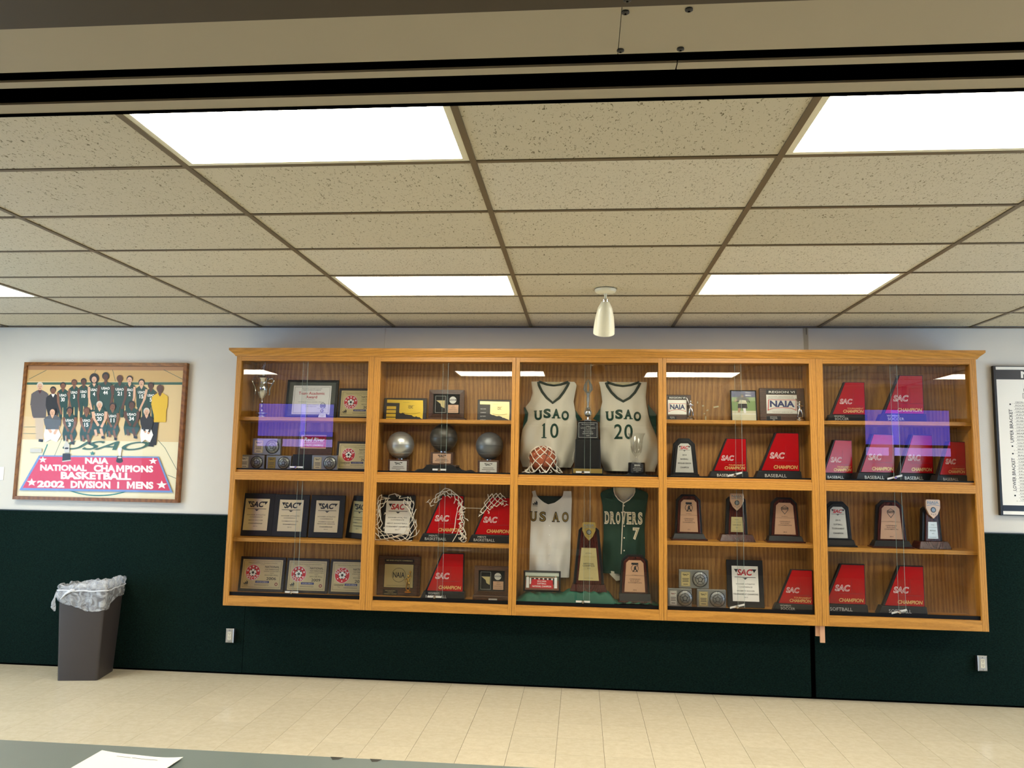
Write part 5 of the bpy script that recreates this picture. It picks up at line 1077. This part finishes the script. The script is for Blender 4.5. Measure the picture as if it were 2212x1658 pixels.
for n_, c in dict(court_far='a9794f', court='dcc08c', court_mid='c9a468', court_near='eadfba', court_line='2f5a49', teal='2b7d74', banner_blue='6f90c8', banner='d3365a', p_white='f4f1ea', p_green='123f38', p_dark='1b1a1d', skin_d='583526', skin_m='7c5038', skin_l='d9ab8c', hair_g='cfc7b8', blazer='5c5557', tee='55585c', tan='c9b49a', yellow='e0b51f', p_maroon='4a1f28', p_silver='c9c6bd').items(): mat(n_, c, .5, var=.03)
pp([(218, 98), (1910, 120), (1822, 1548), (115, 1505)], 'court'); pp([(218, 98), (1910, 120), (1899, 290), (207, 270)], 'court_mid'); pp([(218, 98), (1910, 120), (1907, 165), (215, 145)], 'court_far'); pp([(160, 900), (1870, 940), (1822, 1548), (115, 1505)], 'court_near')
pp([(207, 282), (1899, 292), (1898, 320), (205, 308)], 'court_line')
for a, b_ in (((228, 248), (420, 150)), ((945, 185), (962, 145)), ((1140, 150), (1172, 280)), ((1690, 155), (1900, 265)), ((180, 768), (330, 768)), ((175, 838), (330, 842)), ((600, 890), (520, 1080)), ((1630, 915), (1705, 1000)), ((1705, 1000), (1845, 1260)), ((1735, 1290), (1835, 1330))): pl(a, b_, 5, 'court_line')
for k in range(16): a0, a1 = 3.5+k*.18, 3.5+(k+1)*.18
for k in range(20):
    f_ = lambda q: (1010+430*math.cos(q), 1330+175*math.sin(q)); a0 = .15+k*.142; pl(f_(a0), f_(a0+.15), 13, 'teal')
for k in range(6): pl((395+k*8, 1075-k*20), (403+k*8, 1055-k*20), 12, 'teal')
def leg(x0, y0, x1, y1, w0, w1, m): pp([(x0-w0, y0), (x0+w0, y0), (x1+w1, y1), (x1-w1, y1)], m)
def player(hx, hy, r, skin, hair, sh, hip, wd, num=None, armL=None, armR=None, top='p_green', neck=None, hairk=1.0, legs=None, bottom=None):
    # sh: shoulder y, hip: waist y, wd: half shoulder width, arms: hand positions
    if legs:
        for (a, c, e, g, m) in legs: leg(a, c, e, g, wd*.34, wd*.24, m)
    def arms():
      for hnd, sg in ((armL, -1), (armR, 1)):
        if hnd:
            s0 = (hx+sg*wd*.92, sh+22); el = ((s0[0]+hnd[0])/2+sg*wd*.22, (s0[1]+hnd[1])/2)
            m = skin if top in ('p_green',) else top
            pl(s0, el, wd*.44, m); pl(el, hnd, wd*.34, skin if top in ('p_green', 'tee') else m); pd(hnd[0], hnd[1], wd*.2, skin, n=8)
    if top != 'p_green': arms()
    pp([(hx-wd*.35, sh-16), (hx+wd*.35, sh-16), (hx+wd, sh+14), (hx+wd*.92, (sh+hip)/2), (hx+wd*.85, hip), (hx-wd*.85, hip), (hx-wd*.92, (sh+hip)/2), (hx-wd, sh+14)], top)
    if top == 'p_green': arms()
    if bottom: pp([(hx-wd*.85, hip), (hx+wd*.85, hip), (hx+wd*.95, bottom), (hx-wd*.95, bottom)], top if top == 'p_green' else 'p_dark')
    pp([(hx-r*.4, hy+r*.5), (hx+r*.4, hy+r*.5), (hx+r*.5, sh-6), (hx, sh+24), (hx-r*.5, sh-6)], neck or skin)
    pd(hx, hy-r*.18, r*1.02*hairk, hair, r*1.12*hairk); pd(hx, hy+r*.22, r*.8, skin, r*1.02)
    for s_ in (-1, 1): pd(hx+s_*r*.33, hy+r*.08, r*.13, 'p_dark', r*.07, 8)
    pl((hx, hy+r*.15), (hx-r*.05, hy+r*.42), r*.12, 'p_dark' if skin == 'skin_d' else 'skin_m'); pl((hx-r*.3, hy+r*.68), (hx+r*.3, hy+r*.68), r*.13, 'p_maroon')
    if num:
        pt('USAO', hx-wd*.62, hx+wd*.62, sh+40, sh+68, 'p_white', .03); pt(num, hx-wd*(.34 if len(num) > 1 else .2), hx+wd*(.34 if len(num) > 1 else .2), sh+78, sh+122, 'p_white', .03)
# back row
leg(350, 670, 355, 905, 48, 38, 'tan'); pl((345, 912), (395, 918), 30, 'p_dark')
player(352, 325, 36, 'skin_l', 'hair_g', 385, 670, 82, None, (290, 665), (390, 640), 'blazer', 'p_maroon')
player(497, 372, 34, 'skin_m', 'p_dark', 425, 640, 66, None, (455, 640), (545, 640), 'p_dark', 'p_white')
for a in ((605, 322, 32, 'skin_m', 'p_dark', 372, 560, 60, '30', (590, 625), (672, 560)), (727, 290, 31, 'skin_m', 'skin_d', 342, 555, 56, '3', (690, 560), (780, 540)), (830, 280, 31, 'skin_d', 'p_dark', 335, 545, 56, '10', (790, 590), None),
          (1555, 330, 32, 'skin_d', 'p_dark', 380, 565, 58, '5', (1510, 580), (1615, 560)), (1455, 295, 33, 'skin_l', 'p_dark', 345, 560, 60, '15', None, (1432, 600)), (945, 250, 34, 'skin_l', 'p_dark', 315, 535, 60, '4', (918, 575), None),
          (1328, 258, 33, 'skin_l', 'p_dark', 318, 540, 58, '2', None, (1350, 560)), (1222, 252, 33, 'skin_d', 'skin_d', 312, 540, 70, '21', (1140, 520), (1250, 570)), (1070, 225, 33, 'skin_d', 'p_dark', 300, 540, 72, '44', (1000, 520), (1130, 520))):
    player(*a, hairk=1.5 if a[0] == 945 else 1.15 if a[0] == 1070 else 1, legs=[(a[0]-24, a[6], a[0]-24, a[6]+130, 'p_green'), (a[0]+24, a[6], a[0]+24, a[6]+130, 'p_green')])
leg(1590, 720, 1575, 970, 50, 40, 'p_dark'); pl((1510, 965), (1590, 975), 28, 'p_dark'); player(1655, 365, 36, 'skin_d', 'skin_d', 425, 725, 74, None, (1600, 640), (1678, 690), 'yellow')
# floor script and star
pt('USAO', 610, 1545, 925, 1020, 'court_line', .01, .6)
y = lay(); pr.add([(lambda q: (q[0], y, q[1]))(pic(935+(34 if i % 2 == 0 else 14)*math.sin(math.pi*i/5), 1055-(26 if i % 2 == 0 else 11)*math.cos(math.pi*i/5))) for i in range(10)][::-1], [tuple(range(10))], 'teal')
# front row
def kneel(hx, hy, r, skin, hair, wd, num, lower, top='p_green', legskin=None):
    pp([(hx-wd*.9, hy+170), (hx+wd*.7, hy+170), (hx+wd*1.15, hy+250), (hx+wd*.6, hy+330), (hx-wd*.2, hy+300), (hx-wd*.9, hy+330), (hx-wd*1.1, hy+250)], lower)
    if legskin: pl((hx+wd*.2, hy+255), (hx+wd*.45, hy+335), wd*.4, legskin); pl((hx-wd*.6, hy+265), (hx-wd*.4, hy+330), wd*.36, legskin); pl((hx+wd*.3, hy+345), (hx+wd*.75, hy+355), 26, 'p_dark')
    player(hx, hy, r, skin, hair, hy+50, hy+190, wd, num, (hx-wd*.2, hy+215), (hx+wd*.35, hy+230), top)
for a in ((497, 605, 36, 'skin_l', 'p_dark', 84, None, 'p_white', 'tee'), (685, 595, 34, 'skin_m', 'p_dark', 70, '3', 'p_green', 'p_green', 'skin_m'), (868, 598, 34, 'skin_m', 'skin_d', 66, '15', 'p_green', 'p_green', 'skin_m'), (1150, 552, 34, 'skin_m', 'p_dark', 64, '11', 'p_green', 'p_green', 'skin_m'),
          (1355, 535, 35, 'skin_d', 'p_dark', 78, '34', 'p_green', 'p_green', 'skin_d'), (1515, 612, 34, 'skin_l', 'hair_g', 62, None, 'p_white', 'p_dark'), (1010, 535, 34, 'skin_l', 'hair_g', 76, '20', 'p_green', 'p_green', 'skin_l')): kneel(*a)
# banner on the floor
pp([(360, 1074), (1645, 1094), (1795, 1476), (150, 1444)], 'banner_blue'); pp([(378, 1088), (1632, 1108), (1768, 1455), (186, 1420)], 'banner')
pt('NAIA', 860, 1112, 1103, 1168, 'p_white', .05); pt('NATIONAL', 375, 880, 1175, 1243, 'p_white', .05); pt('CHAMPIONS', 955, 1590, 1183, 1258, 'p_white', .05); pt('BASKETBALL', 600, 1355, 1256, 1336, 'p_white', .05)
pt('2002', 345, 640, 1345, 1418, 'p_white', .05); pt('DIVISION', 708, 1135, 1350, 1428, 'p_white', .05); pt('I', 1208, 1228, 1360, 1430, 'p_white', .05); pt('MENS', 1310, 1592, 1358, 1436, 'p_white', .05)
for cx, cy, r in ((403, 1122, 46), (1588, 1142, 48), (285, 1362, 56), (1680, 1395, 60)):
    y = lay(); pr.add([(lambda q: (q[0], y, q[1]))(pic(cx+r*(1 if i % 2 == 0 else .42)*math.sin(math.pi*i/5), cy-.8*r*(1 if i % 2 == 0 else .42)*math.cos(math.pi*i/5))) for i in range(10)][::-1], [tuple(range(10))], 'p_white')
# two trophies standing on the court and the caption card
pp([(618, 1055), (700, 1058), (708, 1135), (614, 1145)], 'p_dark'); pp([(635, 1045), (690, 1045), (690, 960), (660, 925), (628, 960)], 'p_silver'); pd(660, 1000, 22, 'p_dark', 10); pl((650, 940), (650, 870), 8, 'p_silver'); pl((614, 1140), (708, 1128), 12, 'p_silver')
pd(1230, 1135, 38, 'p_dark', 26); pp([(1205, 1085), (1255, 1085), (1262, 1130), (1198, 1130)], 'p_dark'); pp([(1225, 1085), (1240, 1085), (1255, 1000), (1210, 1000)], 'p_white'); pd(1232, 1100, 20, 'p_silver', 10)
pp([(262, 1000), (390, 1002), (388, 1042), (260, 1040)], 'p_silver')
pr.build('photo_print', t)
B().rect(-PW/2+.028, PW/2-.028, .028, PH-.028, -.0195, 'glazing').build('glazing', t)
b = B()
for sx in (-1, 1):
    for zz in (.2, .98): b.lathe([(.004, 0), (.004, .002)], 'brass', n=6); 
b = B()
for sx, zz in ((-1, .22), (1, .24), (1, 1.02)): b.ball((sx*(PW/2-.012), -.022, zz), .005, 'brass', 8, 5)
b.build('frame_screws', t)

# ------------------------------------------------------------------ tournament bracket poster on the right wall
t = thing('bracket_poster', 'white tournament bracket poster with dark bands on a black-edged board', 'poster', (6.93, -.022, 1.484))
B().box(-.69, .69, -.016, .02, 0, 1.21, 'black').build('board', t)
B().rect(-.672, .672, .008, 1.202, -.0166, 'paper').build('sheet', t)
mat('poster_navy', '10141f', .3)
b = B(); Y = -.0172
b.rect(-.672, .672, 1.098, 1.178, Y, 'poster_navy'); b.rect(-.672, .672, .036, .082, Y, 'poster_navy')
b.text('NAIA', -.355, 1.110, .056, Y-.0004, 'paper', w=.25, bold=.035)
for s_, z, h, w in (('FIRST', 1.035, .026, .16), ('ROUND', .998, .026, .18), ('MARCH', .955, .018, .15)): b.text(s_, -.375, z, h, Y, 'ink', w=w, bold=.02)
b.border(-.475, -.275, .944, .985, .003, Y, 'ink')
teams = ['GEORGETOWN', 'ROCKY MOUNTAIN', 'HOUSTON BAPTIST', 'OKLAHOMA', 'AZUSA PACIFIC', 'SPALDING', 'AUBURN MONT.', 'SOUTHERN NAZ.', 'OKLAHOMA', 'LEWIS CLARK', 'MARTIN METH.', 'SPRING HILL', 'EDWARD', 'OLIVET NAZ.', 'GEORGIA SO.', 'McKENDREE', 'BIOLA (CALIF.)', 'BARBER - SC.', 'USAO', 'CARROLL', 'CUMBERLAND', 'DILLARD', 'HUSTON - T.', 'FAULKNER', 'MOUNTAIN', 'WAYLAND', 'WESTMONT', 'SOUTHERN', 'BARAT', 'COLUMBIA', 'WESTMINSTER', 'UNION (TENN.)']
for k, s_ in enumerate(teams):
    z = .905-.0253*k; x = -.535; b.text(s_, x, z, .012, Y, 'ink_soft', w=.016*len(s_), align='L', bold=.004); b.rect(x-.012, x+.28, z-.005, z-.0035, Y, 'ink_soft')
    if k in (0, 3, 4, 7, 8, 11, 12, 15, 16, 19, 20, 23, 24, 27, 28, 31): b.text('%d.' % (1+(k*5) % 16), x-.02, z-.008, .008, Y, 'ink_soft', align='R')
for s_, zc, ln in (('UPPER BRACKET', .72, .27), ('LOWER BRACKET', .33, .26)):
    v, f, a = glyph(s_, .01); b.add([(-.575-(c-.5)*.026, Y, zc+(q-.5)*ln) for q, c in v], f, 'ink')
for z in (.895, .555, .495, .16): b.disc(-.575, z, .007, Y, 'ink', 10)
for s_, zz in (('', 0),):
    pass
b.build('print', t)

# ------------------------------------------------------------------ wall outlets, switch, spotlight
def outlet(label, x, z):
    t = thing('wall_outlet', label, 'outlet', (x, -.012, z), group='surface mounted outlets')
    B().box(-.033, .033, -.042, 0, .004, .112, 'graphite').build('box', t, bevel=.002)
    B().taper(.036, .0, .036, .0, 0, .118, 'steel') if False else None
    b = B(); b.add([(-.036, -.042, 0), (.036, -.042, 0), (.036, -.042, .118), (-.036, -.042, .118), (-.031, -.047, .005), (.031, -.047, .005), (.031, -.047, .113), (-.031, -.047, .113)], [(4, 5, 6, 7), (0, 1, 5, 4), (1, 2, 6, 5), (2, 3, 7, 6), (3, 0, 4, 7), (3, 2, 1, 0)], 'steel'); b.build('cover_plate', t)
    r = B().box(-.016, .016, -.049, -.046, .026, .092, 'ivory').build('receptacle', t, bevel=.001)
    s = B()
    for z0 in (.068, .036):
        for dx in (-.006, .006): s.box(dx-.0014, dx+.0014, -.0495, -.0488, z0+.008, z0+.017, 'ink')
        s.box(-.002, .002, -.0495, -.0488, z0-.001, z0+.004, 'ink')
    s.build('slots', r)
    s = B()
    for z0 in (.012, .104): s.box(-.0025, .0025, -.0482, -.0468, z0-.0025, z0+.0025, 'graphite')
    s.build('screws', t)
outlet('surface outlet with metal plate low on the green wall, left of the cases', -.104, .266)
outlet('surface outlet with metal plate low on the green wall, at far right', 6.036, .274)
t = thing('light_switch', 'white wall switch plate at the left picture edge', 'switch', (-2.375, 0, 1.605))
B().box(-.036, .036, -.006, 0, 0, .12, 'white').build('plate', t, bevel=.002); B().box(-.022, -.004, -.012, -.006, .045, .08, 'ivory').build('toggle', t)
t = thing('ceiling_spotlight', 'white bullet-shaped ceiling spotlight hanging before the trophy wall', 'spotlight', (3.043, -1.393, ROOM_H-.004))
B().lathe([(.074, 0), (.074, -.008), (.066, -.020), (.045, -.028), (.012, -.030)][::-1], 'lamp_white', n=28).build('canopy', t, smooth=True)
B().lathe([(.008, -.075), (.008, -.05), (.012, -.03)], 'lamp_white', n=12).build('stem', t, smooth=True)
B().lathe([(.018, -.088), (.019, -.07), (.012, -.064)], 'chrome', n=16).build('knuckle', t, smooth=True)
sp = B(); sp.lathe([(.016, 0), (.03, -.012), (.05, -.05), (.064, -.11), (.073, -.18), (.074, -.215), (.071, -.215), (.07, -.18), (.06, -.11), (.045, -.05), (.012, -.02)][::-1], 'lamp_white', n=32)
shd = sp.build('shade', t, smooth=True); shd.location = (0, 0, -.078); shd.rotation_euler = (math.radians(30), math.radians(2), 0); shd.scale = (1, 1, 1.1)

# ------------------------------------------------------------------ waste bin with a clear liner
t = thing('waste_bin', 'tall brown rectangular waste bin against the green wall', 'bin', (-1.245, -.255, 0), math.radians(10))
def bin_pt(sx, sy, z): k = z/.735; return (sx*(.158+.03*k), sy*(.16+.03*k), z)
b = B(); cs = [(-1, -1), (1, -1), (1, 1), (-1, 1)]
def rr_(hx, hy, r_=.02, n=4):
    o = []
    for (sx, sy, a0) in ((1, -1, -math.pi/2), (1, 1, 0), (-1, 1, math.pi/2), (-1, -1, math.pi)):
        for k in range(n+1): a = a0+math.pi/2*k/n; o.append((sx*(hx-r_)+r_*math.cos(a), sy*(hy-r_)+r_*math.sin(a)))
    return o
rings = [(.158, .16, 0), (.158, .16, .004), (.186, .188, .70), (.192, .194, .702), (.192, .194, .735), (.187, .189, .735), (.183, .185, .70), (.155, .157, .012)]
v = []; 
for hx, hy, z in rings: v += [(x, y, z) for x, y in rr_(hx, hy)]
n = 20; f = [(k*n+i, k*n+(i+1) % n, (k+1)*n+(i+1) % n, (k+1)*n+i) for k in range(len(rings)-1) for i in range(n)]+[tuple(range(n-1, -1, -1)), tuple((len(rings)-1)*n+i for i in range(n))]
b.add(v, f, 'can_brown'); b.build('body', t, smooth=True)
lb = thing('bin_liner', 'clear white plastic liner folded over the rim of the waste bin', 'bin liner', (-1.245, -.255, 0), math.radians(10))
NU, NV = 96, 26
def bag(u, v):
    a = 2*math.pi*u; c, s_ = math.cos(a), math.sin(a); q = (abs(c)**10+abs(s_)**10)**(-.1); dx, dy = c*q, s_*q
    w = math.sin(a*7+1)*.5+math.sin(a*17+3)*.3+math.sin(a*29+v*9)*.25
    hem = .635+.03*math.sin(a*2+.8)-.035*(dy < -.5)-.02*dx+.012*w
    crest = .775+.02*math.sin(a+2.2)+.016*w+.02*max(0, dx)
    if v < .42: k = v/.42; z = hem+(.735-hem)*k; off = .010+.009*w*(1-k*.5)+.012*math.sin(k*math.pi)*(.5+.5*math.sin(a*5))
    elif v < .7: k = (v-.42)/.28; z = .735+(crest-.735)*math.sin(k*math.pi/2); off = .010+.012*math.sin(k*math.pi)-.012*k+.004*w
    else: k = (v-.7)/.3; z = crest-(crest-.60)*k**1.3; off = -.002-.03*k+.008*w*k
    h = z/.735; return (dx*(.158+.034*min(h, 1)+off), dy*(.16+.034*min(h, 1)+off), z)
B().grid(bag, NU, NV, 'bag_film').build('film', lb, smooth=True, angle=80)
mat('bag_band', 'dfe1e6', .35)
B().tube([(lambda p: (p[0]*1.012, p[1]*1.012, p[2]-.002+.003*math.sin(k)))(bag(k/60, .40)) for k in range(60)], .006, 'bag_band', 6, True).build('draw_band', lb, smooth=True)
b = B(); kx, ky, kz = bag(.70, .42); b.ball((kx, ky-.008, kz-.006), .016, 'bag_band', 10, 7, 1.3, .8, .8); b.tube([(kx, ky-.01, kz), (kx-.05, ky-.012, kz-.03), (kx-.09, ky-.008, kz-.075)], [.012, .009, .003], 'bag_band', 6); b.build('knot', lb, smooth=True)
b = B(); kx, ky, kz = bag(.62, .1); b.tube([(kx+.005, ky-.004, kz+.05), (kx-.012, ky-.006, kz+.0), (kx-.02, ky-.004, kz-.03), (kx-.018, ky-.004, kz-.07), (kx-.006, ky, kz-.105)], [.012, .007, .014, .020, .006], 'bag_film', 8); b.build('loose_tail', lb, smooth=True)

# ------------------------------------------------------------------ table and paper in the foreground
t = thing('folding_table', 'grey-green laminate folding table at the bottom edge', 'table', (1.83, -4.17, 0))
TZ = .74
B().box(-1.24, 1.24, -.38, .38, TZ-.028, TZ, 'table_top').build('tabletop', t, bevel=.003)
mat('table_edge', '23251f', .4)
b = B()
for q in ((-1.243, 1.243, .38, .383), (-1.243, 1.243, -.383, -.38), (-1.243, -1.24, -.38, .38), (1.24, 1.243, -.38, .38)): b.box(*q, TZ-.03, TZ-.003, 'table_edge')
b.build('edge_band', t)
for sx in (-1, 1):
    for sy in (-1, 1): B().tube([(sx*1.0, sy*.3, 0), (sx*1.0, sy*.3, TZ-.03)], .014, 'graphite', 10).build('leg', t, smooth=True)
    B().tube([(sx*1.0, -.3, .25), (sx*1.0, .3, .25)], .010, 'graphite', 8).build('crossbar', t, smooth=True)
for x, l in ((.165, .05), (.31, .045)):
    B().add([(x, .379, TZ+.0004), (x+l, .379, TZ+.0004), (x+l*.75, .355, TZ+.0004), (x+l*.35, .35, TZ+.0004)], [(3, 2, 1, 0)], 'table_edge').build('worn_spot', t)
t = thing('paper_sheet', 'white printed paper sheet lying on the grey-green table', 'paper', (1.328, -3.995, TZ), math.radians(-4))
def sheet(u, v, dz=0): return ((u-.5)*.318, (v-.5)*.235, .0015+dz+.010*max(0, (u-.55)/.45)**2*(.4+.6*v)+.008*max(0, (.35-u)/.35)**2*v+.002*math.sin(u*5))
b = B(); b.grid(lambda u, v: sheet(u, v), 24, 12, 'paper'); b.grid(lambda u, v: sheet(u, v, -.0008), 24, 12, 'paper', True); b.build('sheet', t, smooth=True)
b = B()
def strip(u0, u1, v0, v1): b.grid(lambda u, v: (lambda p: (p[0], p[1], p[2]+.0004))(sheet(u0+(u1-u0)*u, v0+(v1-v0)*v)), 12, 1, 'ink_soft')
mat('grey_print', 'a8a8aa', .7)
for u0, u1, v0, v1 in ((.25, .42, .875, .885), (.44, .75, .87, .882)): strip(u0, u1, v0, v1)
b.build('print', t)

# ------------------------------------------------------------------ behind the viewer: the two screens mirrored in the glass
def tv(label, x):
    t = thing('television', label, 'television', (x, -5.02, 2.05), group='televisions hung before the partition track')
    B().box(-.57, .57, -.04, .018, 0, .655, 'black').build('housing', t, bevel=.004)
    B().box(-.03, .03, -.03, -.01, .655, ROOM_H-2.05, 'graphite').build('ceiling_pole', t)
    B().box(-.56, .56, .018, .02, .165, .64, 'screen_blue').build('screen', t)
    for a, c in ((-.56, -.26), (-.18, .56)): B().box(a, c, .018, .02, .015, .125, 'screen_pale').build('screen_caption', t)
tv('hanging television with a blue screen, mirrored in the leftmost case', -1.3); tv('hanging television with a blue screen, mirrored in the rightmost case', 7.33)
